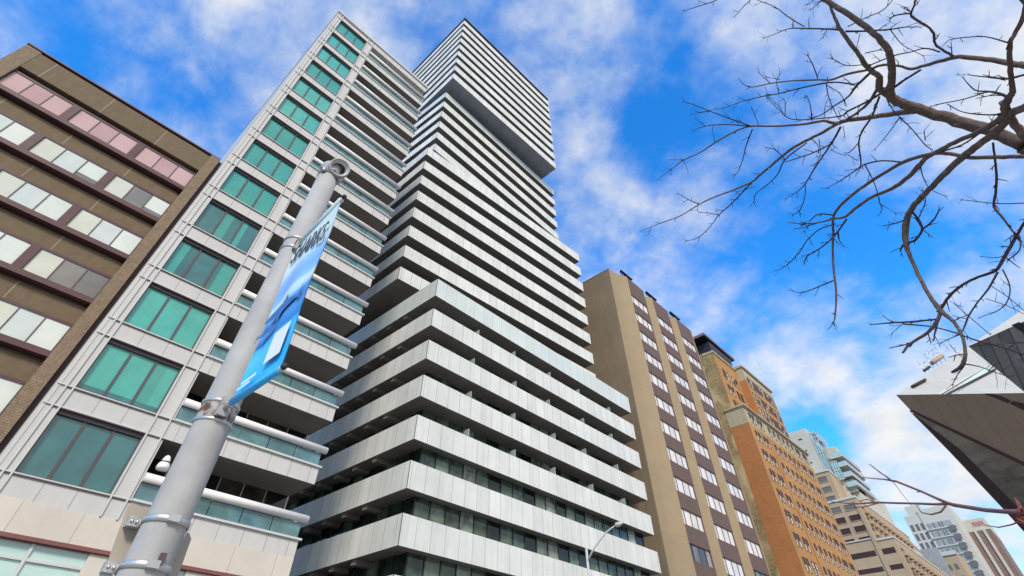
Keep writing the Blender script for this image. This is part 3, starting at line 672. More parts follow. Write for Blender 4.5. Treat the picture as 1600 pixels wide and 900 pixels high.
# ------------------------------------------------------------------ stepped concrete building, farther along
def stepped_building():
    q = 200/130; XF = 200.0; Y_ = lambda y: y*q; S = lambda z: 1.6+(z-1.6)*q
    t = thing('stepped_building', 'beige concrete stepped block with dark parking openings beyond the orange brick tower', 'concrete building', (XF, Y_(26), 0))
    w = MB()
    w.box(XF, XF+60, Y_(24.1), Y_(34), 0, S(36.9), 0)                # main
    w.box(XF, XF+45, Y_(26.9), Y_(34), S(36.9), S(42.8), 0)          # upper step
    w.box(XF+.02, XF+75, Y_(21.0), Y_(24.1)-.01, 0, S(29.2), 0)      # lower step towards the street
    w.build('wall', M['conc_beige'], t)
    cp = MB()
    cp.box(XF-.25, XF+60, Y_(24.0), Y_(34), S(36.9)+.01, S(37.3)); cp.box(XF-.3, XF+46, Y_(26.75), Y_(34), S(42.8)+.01, S(43.2)); cp.box(XF-.25, XF+75, Y_(20.9), Y_(24.05), S(29.2)+.01, S(29.5))
    cp.build('coping', M['far_white'], t)
    le = MB(); le.box(XF-.3, XF-.01, Y_(24.6), Y_(30.5), S(29.65), S(29.85)); le.build('ledge', M['far_white'], t)
    rows = [(35.97, 35.0), (34.05, 33.05), (32.1, 31.1), (30.2, 29.8), (41.95, 40.95), (39.95, 39.05), (38.1, 37.15)]
    for (a, c) in rows:
        for (y0, y1) in ((24.85, 26.9), (27.75, 29.6)):
            if a > 37 and y0 < 27: continue
            g = MB(); g.poly([(XF-.02,Y_(y1),S(c)),(XF-.02,Y_(y0),S(c)),(XF-.02,Y_(y0),S(a)),(XF-.02,Y_(y1),S(a))])
            wn = g.build('window', M['void_dark'] if a < 35 else M['far_dark'], t)
            f = MB(); d = .14
            f.box(XF-.16, XF-.022, Y_(y0)-d, Y_(y0), S(c)-d, S(a)+d); f.box(XF-.16, XF-.022, Y_(y1), Y_(y1)+d, S(c)-d, S(a)+d); f.box(XF-.16, XF-.022, Y_(y0), Y_(y1), S(a), S(a)+d); f.box(XF-.16, XF-.022, Y_(y0), Y_(y1), S(c)-d, S(c)); f.build('window_frame', M['conc_beige'], wn)
    for (a, c) in [(27.85, 26.95), (25.25, 24.5), (22.7, 21.9), (20.2, 19.4)]:
        for (y0, y1) in ((25.15, 29.7), (21.7, 24.2-.25)):
            g = MB(); g.poly([(XF-.02,Y_(y1),S(c)),(XF-.02,Y_(y0),S(c)),(XF-.02,Y_(y0),S(a)),(XF-.02,Y_(y1),S(a))]); g.build('parking_opening', M['void_dark'], t)
    pl = MB(); pl.box(XF-.3, XF-.005, Y_(24.15), Y_(24.75), 0, S(36.5)); pl.build('pilaster', M['conc_beige'], t)
    bb = MB(); gg = MB()                              # projecting bays on the street side
    for r in range(12):
        for j in range(12):
            z = S(36)-2.98*r; x = XF+2+j*4.6
            if z > S(29) : y = Y_(24.1)
            else: y = Y_(21.0)
            bb.box(x, x+2.6, y-.9, y-.01, z-2.6, z-1.5); gg.poly([(x+2.65,y-.03,z-2.4),(x+4.5,y-.03,z-2.4),(x+4.5,y-.03,z-.6),(x+2.65,y-.03,z-.6)]); gg.poly([(x+.1,y-.03,z-1.45),(x+2.5,y-.03,z-1.45),(x+2.5,y-.03,z-.5),(x+.1,y-.03,z-.5)])
    bb.build('balcony', M['conc_beige'], t, kind='stuff'); gg.build('window', M['void_dark'], t, kind='stuff')
    # pale tower with glass penthouse
    X2 = 208.0; q2 = X2/130; Y2 = lambda y: y*q2; S2 = lambda z: 1.6+(z-1.6)*q2
    p = thing('penthouse_tower', 'pale concrete tower with green glass penthouse rising behind the orange brick tower', 'apartment tower', (X2, Y2(29), 0))
    w = MB(); w.box(X2, X2+30, Y2(27.6), Y2(32.2), 0, S2(52.4), 0); w.box(X2+3, X2+36, Y2(25.0), Y2(27.6)-.02, 0, S2(46.5), 0); w.box(X2+5, X2+40, Y2(23.4), Y2(25.0)-.02, 0, S2(41.0), 0); w.box(X2+7, X2+34, Y2(24.2), Y2(27.5), S2(46.5), S2(48.6)); w.build('wall', M['conc_pale'], p)
    for (x0, y0, y1, z0, z1) in [(X2+1, 26.2, 27.55, 42.5, 51.3), (X2+1, 25.7, 26.9, 49.3, 51.0), (X2+2, 24.6, 26.1, 41, 44.6), (X2+3.5, 23.4, 24.9, 38.6, 40.8)]:
        g = MB(); n = 3
        for i in range(n):
            a = y0+(y1-y0)*i/n; c = y0+(y1-y0)*(i+1)/n; g.poly([(x0,Y2(c)-.1,S2(z0)),(x0,Y2(a)+.1,S2(z0)),(x0,Y2(a)+.1,S2(z1)),(x0,Y2(c)-.1,S2(z1))])
        ya = Y2(y0); g.poly([(x0+.1,ya,S2(z0)),(x0+9,ya,S2(z0)),(x0+9,ya,S2(z1)),(x0+.1,ya,S2(z1))])
        wn = g.build('window', M['far_glass'], p); f = MB()
        for z in (z0, (z0+z1)/2, z1): f.box(x0-.15, x0-.02, ya-.15, Y2(y1), S2(z)-.12, S2(z)+.12)
        f.build('window_frame', M['far_white'], wn)
    for (y0, y1, z) in [(23.0, 25.6, 45.3), (22.9, 25.2, 43.4), (22.9, 25.0, 41.3), (22.8, 24.8, 39.4)]:
        bl = MB(); bl.box(X2+2.2, X2+22, Y2(y0), Y2(y1), S2(z), S2(z)+.35); bal = bl.build('balcony', M['far_white'], p)
        g = MB(); g.box(X2+2.2, X2+2.26, Y2(y0), Y2(y1), S2(z)+.36, S2(z)+1.5); g.box(X2+2.3, X2+22, Y2(y0), Y2(y0)+.06, S2(z)+.36, S2(z)+1.5); g.build('glass_balustrade', M['far_glass'], bal)
    v = MB()
    for z in (50.2, 47.6, 45.0): v.box(X2-.03, X2-.005, Y2(29.2), Y2(30.0), S2(z), S2(z)+.5)
    v.build('vent', M['void_dark'], p)
stepped_building()

def far_buildings():
    # glass slab beyond the stepped block
    t = thing('glass_slab_building', 'long gray-blue banded office slab just beyond the beige stepped block', 'office building', (330, 45, 0))
    Y = 47.0
    a = on_y(1384, 812, Y); c = on_y(1437, 860, Y); zt = (a.z+c.z)/2
    w = MB(); w.box(a.x-30, c.x, Y, Y+25, 0, zt); w.build('wall', M['far_white'], t)
    for i in range(14):
        z = zt-1.2-3.4*i; g = MB(); g.poly([(a.x-29,Y-.05,z-1.9),(c.x-.5,Y-.05,z-1.9),(c.x-.5,Y-.05,z),(a.x-29,Y-.05,z)]); g.build('window_strip', M['far_blue'], t)
    e = MB(); e.box(c.x+.02, c.x+6, Y-7, Y+20, 0, zt-1.5); e.build('end_wing', M['far_blue'], t)
    # white gridded tower
    XF = 440.0
    P = lambda x, y: on_x(x, y, XF)
    t = thing('white_tower', 'pale white tower with a fine window grid, left of the red-brown tower', 'apartment tower', (XF, 45, 0))
    tl, tr = P(1401.5, 790), P(1484, 795); mid = P(1427, 790).y; z1 = (tl.z+tr.z)/2
    w = MB(); w.box(XF, XF+40, tr.y, mid, 0, z1-1); w.box(XF+.5, XF+40, mid+.01, tl.y, 0, z1-3); w.box(XF+2, XF+38, mid-3, tl.y-3, z1-3, z1+2.5); w.build('wall', M['far_white'], t)
    # left wing grid
    for r in range(9):
        for j in range(3):
            y1 = tl.y-1-j*(tl.y-mid)/3; y0 = y1-(tl.y-mid)/3+1.2; z = z1-8-r*5.0
            g = MB(); g.poly([(XF+.4,y1,z-3.6),(XF+.4,y0,z-3.6),(XF+.4,y0,z),(XF+.4,y1,z)]); g.build('window', M['far_dark'], t)
    ed = tr.y+(mid-tr.y)*.18
    for r in range(12):
        z = z1-9-r*4.6; n = 9; g = MB()
        for j in range(n):
            a_ = ed+(mid-1-ed)*j/n; c_ = ed+(mid-1-ed)*(j+1)/n-.35; g.poly([(XF-.08,c_,z-2.9),(XF-.08,a_,z-2.9),(XF-.08,a_,z),(XF-.08,c_,z)])
        g.build('window_strip', M['far_blue'], t)
        s = MB(); s.box(XF-.8, XF-.02, ed-1.5, mid, z-3.6, z-3.05); s.build('balcony_slab', M['far_white'], t)
    for r in range(10):
        z = z1-12-r*4.6; g = MB(); g.poly([(XF-.85,ed+2.5,z-3),(XF-.85,ed-.9,z-3),(XF-.85,ed-.9,z),(XF-.85,ed+2.5,z)]); g.build('corner_window', M['far_dark'], t)
    # beige lower block in front of it
    X3 = 380.0; a3 = on_x(1452, 868, X3); c3 = on_x(1492, 862, X3)
    t3 = thing('beige_block', 'low beige concrete block in front of the white gridded tower', 'building', (X3, 45, 0))
    w = MB(); w.box(X3, X3+25, c3.y, a3.y, 0, a3.z); w.build('wall', M['conc_beige'], t3)
    w = MB(); w.box(X3-.6, X3-.01, c3.y-.3, a3.y+.3, a3.z-1.2, a3.z+.4); w.build('cornice', M['far_white'], t3)
    for r in range(3):
        for j in range(3):
            y = c3.y+2+j*(a3.y-c3.y-3)/3; z = a3.z-5-5*r; g = MB(); g.poly([(X3-.05,y+1.6,z-2.4),(X3-.05,y,z-2.4),(X3-.05,y,z),(X3-.05,y+1.6,z)]); g.build('window', M['far_dark'], t3)
    # red brown tower
    X4 = 470.0; P = lambda x, y: on_x(x, y, X4)
    a4, c4 = P(1499, 815), P(1535, 807.5); zt = a4.z; band = zt-P(1508, 833).z
    t4 = thing('red_brown_tower', 'red-brown office tower with pale top band, pale ribs and small red sign', 'office tower', (X4, 25, 0))
    w = MB(); w.box(X4, X4+40, c4.y, a4.y, 0, zt-band); w.build('wall', M['red_tower'], t4)
    w = MB(); w.box(X4-.1, X4+40, c4.y-.1, a4.y+.1, zt-band+.01, zt); w.build('top_band', M['conc_pale'], t4)
    for fy in (0.0, .36, .72):
        y = a4.y+(c4.y-a4.y)*(fy+.02); w = MB(); w.box(X4-.7, X4-.01, y-.75, y+.75, 0, zt-band+.005); w.build('rib', M['conc_pale'], t4)
    sg = MB(); ys = a4.y+(c4.y-a4.y)*.45; zz = zt-band*.62; wd = (a4.y-c4.y)*.5
    for j in range(6):
        yy = ys-j*wd/6; sg.box(X4-.4, X4-.12, yy-.35, yy, zz, zz+2.3)
        sg.box(X4-.4, X4-.12, yy-wd/6*.7, yy-.36, zz+[1.9,.9,0,1.9,.9,0][j], zz+[1.9,.9,0,1.9,.9,0][j]+.4)
    sg.build('roof_sign', M['sign_red'], t4)
far_buildings()

# ------------------------------------------------------------------ angular crystal museum on the right
def crystal():
    V = CAM + ray(1400, 617)*25; u_ = (on_z(1600, 614, V.z)-V); u = u_.normalized()
    t = thing('crystal_building', 'angular metal-clad museum with white face, brown underside and dark gray wing', 'museum building', (34, -3, 0))
    nh = Vector((u.y, -u.x, 0));
    if nh.dot(CAM-V) < 0: nh = -nh
    nW = (nh*math.cos(.42) + Vector((0, 0, 1))*math.sin(.42)).normalized()
    W = lambda x, y, off=0: on_plane(x, y, V+nW*off, nW)
    RR = V + u*26; T = W(1513, 541); T2 = V + (T-V)*3.0
    rb = ray(1600, 830); Bq = CAM + rb*(36/rb.x); Bd = (Bq-V); BB = V + Bd*2.4
    nS = u.cross(Bd).normalized()
    if nS.z > 0: nS = -nS
    So = lambda x, y, off=0: on_plane(x, y, V+nS*off, nS)
    top = T2 + u*14
    far = BB + u*26
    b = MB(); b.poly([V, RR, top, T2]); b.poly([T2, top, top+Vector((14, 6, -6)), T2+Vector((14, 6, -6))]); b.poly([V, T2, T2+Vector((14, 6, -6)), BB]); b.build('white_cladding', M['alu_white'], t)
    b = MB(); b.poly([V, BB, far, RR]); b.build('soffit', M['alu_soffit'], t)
    o = .02
    e = MB(); dv = Bd.normalized()
    pts = [So(1420,641,o), So(1424,641,o), So(1530,740,o), So(1620,826,o), So(1616,845,o)]
    lo = MB(); lo.poly([So(1420,642,o), So(1604,730,o), So(1604,724,o), So(1425,641,o)]); lo.poly([So(1420,641.5,o), So(1500,702,o), So(1580,782,o), So(1640,845,o), So(1640,875,o), So(1600,831,o), So(1505,727,o)]) 
    lo.build('edge_trim', M['rom_edge'], t)
    g = MB(); g.poly([So(1424,645,o*.5), So(1640,866,o*.5), So(1640,748,o*.5), So(1604,731,o*.5)]); g.build('soffit_window', M['rom_glass'], t)
    s = MB(); s.poly([So(1537,615,o), So(1575,630,o), So(1580,626,o), So(1566,620,o), So(1544,614.5,o)]); s.poly([So(1578,631,o), So(1640,660,o), So(1640,642,o), So(1584,627,o)]); s.build('soffit_slit', M['rom_edge'], t)
    g = MB(); g.poly([W(1478,616,.02), W(1500,602,.02), W(1543,572,.02), W(1553,578,.02), W(1505,606,.02), W(1490,615.5,.02)]); wn = g.build('skylight', M['pale_glass'], t)
    f = MB(); f.poly([W(1482,616.5,.05), W(1556,578,.05), W(1558,575,.05), W(1553,576,.05), W(1476,616,.05)]); f.poly([W(1463,616,.05), W(1543,570.5,.05), W(1543,572,.05), W(1470,616,.05)], 1); f.build('window_frame', [M['rom_edge'], M['far_white']], wn)
    # dark gray wing, nearer
    Q = CAM + ray(1513, 541)*21.0; nD = Vector((-.62, .50, -.25)).normalized()
    nD = nD if nD.dot(CAM-Q) > 0 else -nD
    Dk = lambda x, y, off=0: on_plane(x, y, Q+nD*off, nD)
    fp = [Dk(1513, 541), Dk(1600, 612), Dk(1690, 686), Dk(1700, 457), Dk(1600, 502)]
    bk = [p - nD*5 for p in fp]
    b = MB(); uvp = []
    dl = (fp[1]-fp[0]).normalized(); dw = nD.cross(dl)
    uv = [((p-Q).dot(dw), (p-Q).dot(dl)) for p in fp]
    rot = 1.0
    uv = [(a*math.cos(rot)-c*math.sin(rot), a*math.sin(rot)+c*math.cos(rot)) for a, c in uv]
    b.poly(fp, 0, uv=uv); b.poly(list(reversed(bk)), 0)
    for i in range(5): b.poly([fp[(i+1) % 5], fp[i], bk[i], bk[(i+1) % 5]], 0)
    b.build('dark_cladding', M['alu_dark'], t)
    s = MB(); s.poly([Dk(1580, 508, .02), Dk(1592, 503, .02), Dk(1650, 530, .02), Dk(1650, 552, .02)]); s.build('wall_slit', M['rom_edge'], t)
    sl = MB(); p0, p1 = W(1425, 604, .06), W(1446, 593, .06); sl.tube([p0, p1], .05, 0, 6); sl.build('gutter', M['rom_edge'], t)
    # rail cage on the ridge
    r = MB(); A_ = W(1446, 583); B_ = W(1478, 564); nrm = nW
    for q in range(6):
        p = A_.lerp(B_, q/5); r.tube([p, p+Vector((0, 0, (.5, .42, .6, .75, .7, .8)[q]))], .012, 0, 6)
    for hh in (.2, .38): r.tube([A_+Vector((0,0,hh)), A_.lerp(B_, .3)+Vector((0,0,hh))], .015, 0, 6)
    for hh in (.25, .45, .65): r.tube([A_.lerp(B_, .4)+Vector((0,0,hh)), B_+Vector((0,0,hh))], .015, 0, 6)
    r.tube([A_.lerp(B_, .45)+Vector((0,0,.2)), B_+Vector((0,0,.25))], .09, 1, 6); r.tube([A_+Vector((0,0,.1)), A_.lerp(B_,.3)+Vector((0,0,.12))], .05, 2, 6)
    r.build('roof_railing', [M['galv'], M['conc_beige'], M['black']], t)
    r = MB(); A_ = W(1494, 551); B_ = W(1503, 558)
    r.tube([A_, A_+Vector((0,0,.45))], .02, 0, 6); r.tube([B_, B_+Vector((0,0,.5))], .02, 0, 6); r.tube([A_+Vector((0,0,.4)), B_+Vector((0,0,.45))], .03, 0, 6); r.build('roof_bracket', M['galv'], t)
crystal()

# ------------------------------------------------------------------ street pole with banner and sign backs
def pole():
    d = 3.0; az = math.radians(75.35); px, py = d*math.cos(az), d*math.sin(az)
    t = thing('street_pole', 'thick gray steel street pole with open collar on top, carrying a banner', 'street pole', (px, py, 0))
    zt = 4.98
    p = MB(); p.tube([(px,py,0),(px,py,2.2),(px,py,3.5),(px,py,zt)], [.099,.093,.090,.083], 0, 40); p.build('shaft', M['pole_gray'], t)
    bs = MB(); bs.box(px-.22,px+.22,py-.22,py+.22,0,.04); bs.tube([(px,py,.04),(px,py,.3)],[.13,.115],0,24); bs.build('base_plate', M['galv'], t)
    # collar: a horizontal pipe socket pointing towards the camera and the street
    c = Vector((px, py, zt)); dirn = Vector((CAM.x-px+.34, CAM.y-py+.1, -.85)).normalized()
    hd = MB(); hd.tube([(px,py,zt-.10),(px,py,zt+.05),(px,py,zt+.075)], [.090,.090,.066], 0, 32)
    cc = c + Vector((.035, -.03, .005))
    hd.lathe(cc-dirn*.10, dirn, [(.02,0),(.080,.0),(.086,.03),(.086,.16),(.090,.165),(.090,.20),(.079,.205),(.072,.19)], 0, 36)
    hd.lathe(cc-dirn*.10, dirn, [(.072,.19),(.056,.18),(.053,.15)], 1, 36)
    for a in range(6):
        an = a*math.pi/3; 
    for sx in (-1, 1):
        q = c + Vector((sx*.075, -.05, -.09)); hd.lathe(q, dirn, [(0,0),(.016,0),(.016,.03),(0,.03)], 2, 8)
    hd.tube([c+Vector((-.10,-.02,-.04)), c+Vector((.0,-.10,-.05)), c+Vector((.10,-.03,-.06))], .012, 2, 8)
    hd.build('collar', [M['pole_gray'], M['galv'], M['galv']], t)
    ln = MB(); ln.lathe(cc-dirn*.10, dirn, [(.054,.17),(.050,.14),(0,.13)], 0, 32); ln.build('socket', M['lens_dark'], t)
    fn = Vector((math.cos(az), math.sin(az), 0))
    zu = on_plane(466, 378, Vector((px, py, 0))-fn*.09, fn).z
    zl = on_plane(345, 640, Vector((px, py, 0))-fn*.09, fn).z
    def strap(z, r, h=.018):
        ring = MB(); ring.lathe((px,py,z-h/2), (0,0,1), [(r,0),(r+.005,.002),(r+.005,h-.002),(r,h)], 0, 40); ring.build('strap', M['galv'], t)
    for z in (zu+.045, zu-.045): strap(z, .0895)
    for z in (zl+.05, zl-.05): strap(z, .0925)
    rs = MB(); rs.lathe((px,py,zl-.05),(0,0,1),[(.0905,0),(.0926,.012),(.0924,.07),(.0908,.10)],0,40); rs.build('rust_stain', M['rust'], t)
    # banner: stretched between two arms that point away from the road, towards the camera
    Bx = .748
    def bz(px_, py_): return on_x(px_, py_, Bx)
    u0, u1, l0, l1 = bz(464, 387), bz(533, 312), bz(363, 628), bz(438, 577)
    for q0, q1, nm in ((u0, u1, 0), (l0, l1, 1)):
        arms = MB(); y_ = py-.10
        arms.tube([(Bx,py-.08,q0.z-.01),(Bx,q0.y,q0.z),(Bx,q1.y-.03,q1.z)], .012, 0, 12)
        arms.lathe((Bx,q1.y-.028,q1.z),(0,-1,0),[(0,0),(.015,0),(.015,.02),(0,.022)],1,12)
        arms.build('banner_arm', [M['galv'], M['black']], t)
        rs = MB(); rs.box(Bx-.028,Bx+.032,py-.125,py-.083,q0.z-.045,q0.z+.05); rs.build('bracket', M['rust'], t, bevel=.006)
    z1, z0 = (u0.z+u1.z)/2, (l0.z+l1.z)/2; ya, yb = (u0.y+l0.y)/2, (u1.y+l1.y)/2
    bt = thing('street_banner', 'blue underwater street banner lettered SHARKS hanging beside the gray pole', 'banner', (Bx, (ya+yb)/2, z1))
    m = bpy.data.materials.new('banner_print'); m.use_nodes = True; nt = m.node_tree; N = nt.nodes; Lk = nt.links
    bs_ = N['Principled BSDF']; bs_.inputs['Roughness'].default_value = .55
    tc = N.new('ShaderNodeTexCoord'); sp = N.new('ShaderNodeSeparateXYZ'); Lk.new(tc.outputs['UV'], sp.inputs[0])
    nz = N.new('ShaderNodeTexNoise'); nz.inputs['Scale'].default_value = 2.2; nz.inputs['Detail'].default_value = 5; nz.inputs['Distortion'].default_value = .8; Lk.new(tc.outputs['UV'], nz.inputs['Vector'])
    ad = N.new('ShaderNodeMath'); ad.operation = 'MULTIPLY_ADD'; Lk.new(nz.outputs['Fac'], ad.inputs[0]); ad.inputs[1].default_value = .12; 
    sb = N.new('ShaderNodeMath'); sb.operation = 'SUBTRACT'; Lk.new(sp.outputs[1], sb.inputs[0]); sb.inputs[1].default_value = .06; Lk.new(sb.outputs[0], ad.inputs[2])
    rp = N.new('ShaderNodeValToRGB'); e = rp.color_ramp.elements
    stops = [(0,(.02,.42,.88)),(.08,(.03,.48,.90)),(.18,(.08,.55,.92)),(.25,(.03,.45,.88)),(.27,(.02,.20,.55)),(.33,(.06,.30,.70)),(.38,(.08,.24,.58)),(.43,(.08,.34,.75)),(.455,(.45,.68,.74)),(.50,(.62,.76,.74)),(.53,(.25,.52,.90)),(.60,(.20,.42,.90)),(.68,(.30,.50,.88)),(.735,(.58,.74,.82)),(.80,(.64,.76,.78)),(.9,(.62,.74,.74)),(1,(.56,.68,.68))]
    while len(e) < len(stops): e.new(.5)
    for i, (p_, c_) in enumerate(stops): e[i].position = p_; e[i].color = (*c_, 1)
    Lk.new(ad.outputs[0], rp.inputs[0]); Lk.new(rp.outputs[0], bs_.inputs['Base Color'])
    b = MB(); nx, nz_ = 10, 24
    def P(i, j, off): 
        fx, fz = i/nx, j/nz_; wv = .012*math.sin(fz*5+fx*3)+.006*math.sin(fx*9)
        q = l0.lerp(l1, fx).lerp(u0.lerp(u1, fx), fz); return (Bx+wv*math.sin(math.pi*fz)+off, q.y, q.z)
    for off, fl in ((-.002, False), (.002, True)):
        for i in range(nx):
            for j in range(nz_):
                q = [(i,j),(i+1,j),(i+1,j+1),(i,j+1)]
                if fl: q = q[::-1]
                b.poly([P(a, c_, off) for a, c_ in q], 0, True, uv=[(a/nx*.33, c_/nz_) for a, c_ in q])
    b.build('cloth', m, bt)
    # sleeves over the arms
    sl = MB()
    SLV = [(u0, u1, 0), (l0, l1, 1)]
    msl = mat('sleeve_blue', (.05,.42,.80), .55, .05); msp = mat('sleeve_pale', (.50,.62,.64), .55, .05)
    for q0, q1, i in SLV:
        sl = MB(); sl.tube([q0, q1], .019, 0, 12); sl.build('sleeve', (msp, msl)[i], bt)
    mt = mat('letter_gray', (.075,.09,.10), .6, .1); mw = mat('letter_white', (.75,.8,.8), .6, .05)
    wdt = abs(yb-ya); dg = bpy.context.evaluated_depsgraph_get()
    def text(body, yc, z, size, m_, sx=1.0):
        fc = bpy.data.curves.new('letters', 'FONT'); fc.body = body; fc.size = 1; fc.align_x = 'CENTER'; fc.extrude = .002
        o = bpy.data.objects.new('letters', fc); C.objects.link(o); bpy.context.view_layer.update()
        me = bpy.data.meshes.new_from_object(o.evaluated_get(bpy.context.evaluated_depsgraph_get())); bpy.data.objects.remove(o)
        xs_ = [v.co.x for v in me.vertices]; w_ = max(xs_)-min(xs_)
        Mx = Matrix(((0,0,-1,0),(-1,0,0,0),(0,1,0,0),(0,0,0,1)))      # text x -> -y, text y -> z, faces -x
        me.transform(Matrix.Translation((Bx-.018, yc, z)) @ Mx @ Matrix(((sx/w_,0,0,0),(-.12*sx/w_,size,0,0),(0,0,1,0),(0,0,0,1))))
        me.transform(Matrix.Translation(-Vector(bt.location))); me.materials.append(m_)
        lo = bpy.data.objects.new('lettering', me); C.objects.link(lo); lo.parent = bt; return lo
    yc = (ya+yb)/2+.02; H = z1-z0
    def patch(name, x0, x1, v0, v1, m_):
        pb = MB()
        c4 = [l0.lerp(l1, fx).lerp(u0.lerp(u1, fx), fz) for fx, fz in ((x0,v0),(x1,v0),(x1,v1),(x0,v1))]
        pb.poly([(Bx-.020, q.y, q.z) for q in c4]); pb.build(name, m_, bt)
    md = mat('print_deep_blue', (.04,.16,.42), .6, .3, 20)
    def shape(name, cu, cv, sc, flip=1):
        prof = [(-1,.02),(-.75,.16),(-.35,.24),(-.12,.26),(.0,.62),(.10,.28),(.5,.14),(.72,.08),(.95,.42),(.88,.04),(1.0,-.30),(.72,-.03),(.3,-.14),(.05,-.20),(-.10,-.52),(-.2,-.22),(-.6,-.16),(-.9,-.08)]
        pb = MB(); pts = []
        for a_, c_ in prof:
            q = l0.lerp(l1, cu+a_*sc*flip).lerp(u0.lerp(u1, cu+a_*sc*flip), cv+c_*sc*.36); pts.append((Bx-.020, q.y, q.z))
        pb.poly(pts if flip > 0 else pts[::-1]); pb.build(name, md, bt)
    shape('shark_print', .52, .385, .40); shape('shark_print', .26, .30, .22, -1)
    patch('label_patch', .60, .93, .075, .225, mw)
    patch('print_line', .18, .50, .045, .058, mw); patch('print_line', .12, .40, .026, .037, mw)
    text('SHARKS', yc-.0, z0+H*.755, H*.20, mt, wdt*.86)
    return t
pole()

def sign_plates():
    d = 3.0; az = math.radians(75.35); px, py = d*math.cos(az), d*math.sin(az)
    n = Vector((0.0, 1, 0))
    # the plate is clamped behind the pole and faces the road; we see its bare back
    Yp = py+.125
    corners = [(205,786),(230,796),(298,838),(288,900),(262,935),(205,905),(168,880),(172,866)]
    t = thing('road_sign', 'bare beige back of a clipped-corner road sign strapped to the gray pole', 'road sign', (px, Yp, 1.6))
    pts = [on_y(x, y, Yp) for x, y in [(207,786),(236,797),(296,834),(299,842),(262,945),(250,960),(170,890),(168,878),(200,790)]]
    b = MB(); b.poly(pts); b.poly([p+Vector((0,.004,0)) for p in reversed(pts)])
    for i in range(len(pts)): b.poly([pts[(i+1) % len(pts)], pts[i], pts[i]+Vector((0,.004,0)), pts[(i+1) % len(pts)]+Vector((0,.004,0))])
    b.build('plate', M['sign_back'], t)
    for y_ in (818, 893):
        c = MB(); q = on_plane(258, y_, Vector((px, py, 0)), Vector((math.cos(az), math.sin(az), 0))); z = q.z
        c.lathe((px,py,z-.014),(0,0,1),[(.0955,0),(.101,.002),(.101,.026),(.0955,.028)],0,40)
        c.box(px-.135, px-.085, Yp-.05, Yp-.002, z-.018, z+.022); c.box(px+.085, px+.125, Yp-.05, Yp-.002, z-.018, z+.022)
        for s in (-.122, -.100, .108): c.lathe((px+s, Yp-.049, z), (0,-1,0), [(0,0),(.007,0),(.007,.012),(0,.013)], 0, 8)
        c.box(px-.03, px+.02, py-.112, py-.09, z-.012, z+.016)
        c.build('clamp', M['galv'], t)
    k = MB(); q = on_plane(253, 873, Vector((px, py, 0))-Vector((math.cos(az), math.sin(az), 0))*.095, Vector((math.cos(az), math.sin(az), 0)))
    k.box(q.x-.012, q.x+.012, q.y-.008, q.y+.02, q.z-.022, q.z+.02); o = k.build('hand_hole_bolt', M['trim_dark'], None, bevel=.006)
    o['label'] = 'small rusty bolt lug on the pole shaft between the sign clamps'; o['category'] = 'bolt'
sign_plates()

def street_lamp():
    Y = 20.4; p = on_y(917, 866, Y)
    t = thing('street_lamp', 'slim pale street lamp with curved arm in front of the striped tower', 'street lamp', (p.x, Y, 0))
    m = MB(); m.tube([(p.x,Y,0),(p.x,Y,p.z+.35)], [.11,.075], 0, 12); m.tube([(p.x,Y,0),(p.x,Y,.4)], .18, 0, 12); m.build('post', M['lamp_white'], t)
    pts = [Vector((p.x,Y,p.z-.35)), on_y(928, 857, Y-.5), on_y(939, 842, Y-.9), on_y(947, 832, Y-1.25), on_y(957, 824, Y-1.6), on_y(964, 820, Y-1.85)]
    m = MB(); m.tube(pts, [.06,.055,.05,.045,.04,.04], 0, 10); m.build('arm', M['lamp_white'], t)
    h0, h1 = on_y(961, 821, Y-1.8), on_y(973, 817, Y-2.3)
    m = MB(); m.tube([h0, h0.lerp(h1,.15), h0.lerp(h1,.6), h1], [.06,.13,.12,.04], 0, 12); m.build('lamp_head', M['lamp_white'], t)
    m = MB(); c = h0.lerp(h1, .5)-Vector((0,0,.09)); m.lathe(c, (0,0,-1), [(.1,0),(.09,.03),(0,.05)], 0, 12); m.build('lens', M['galv'], t)
street_lamp()

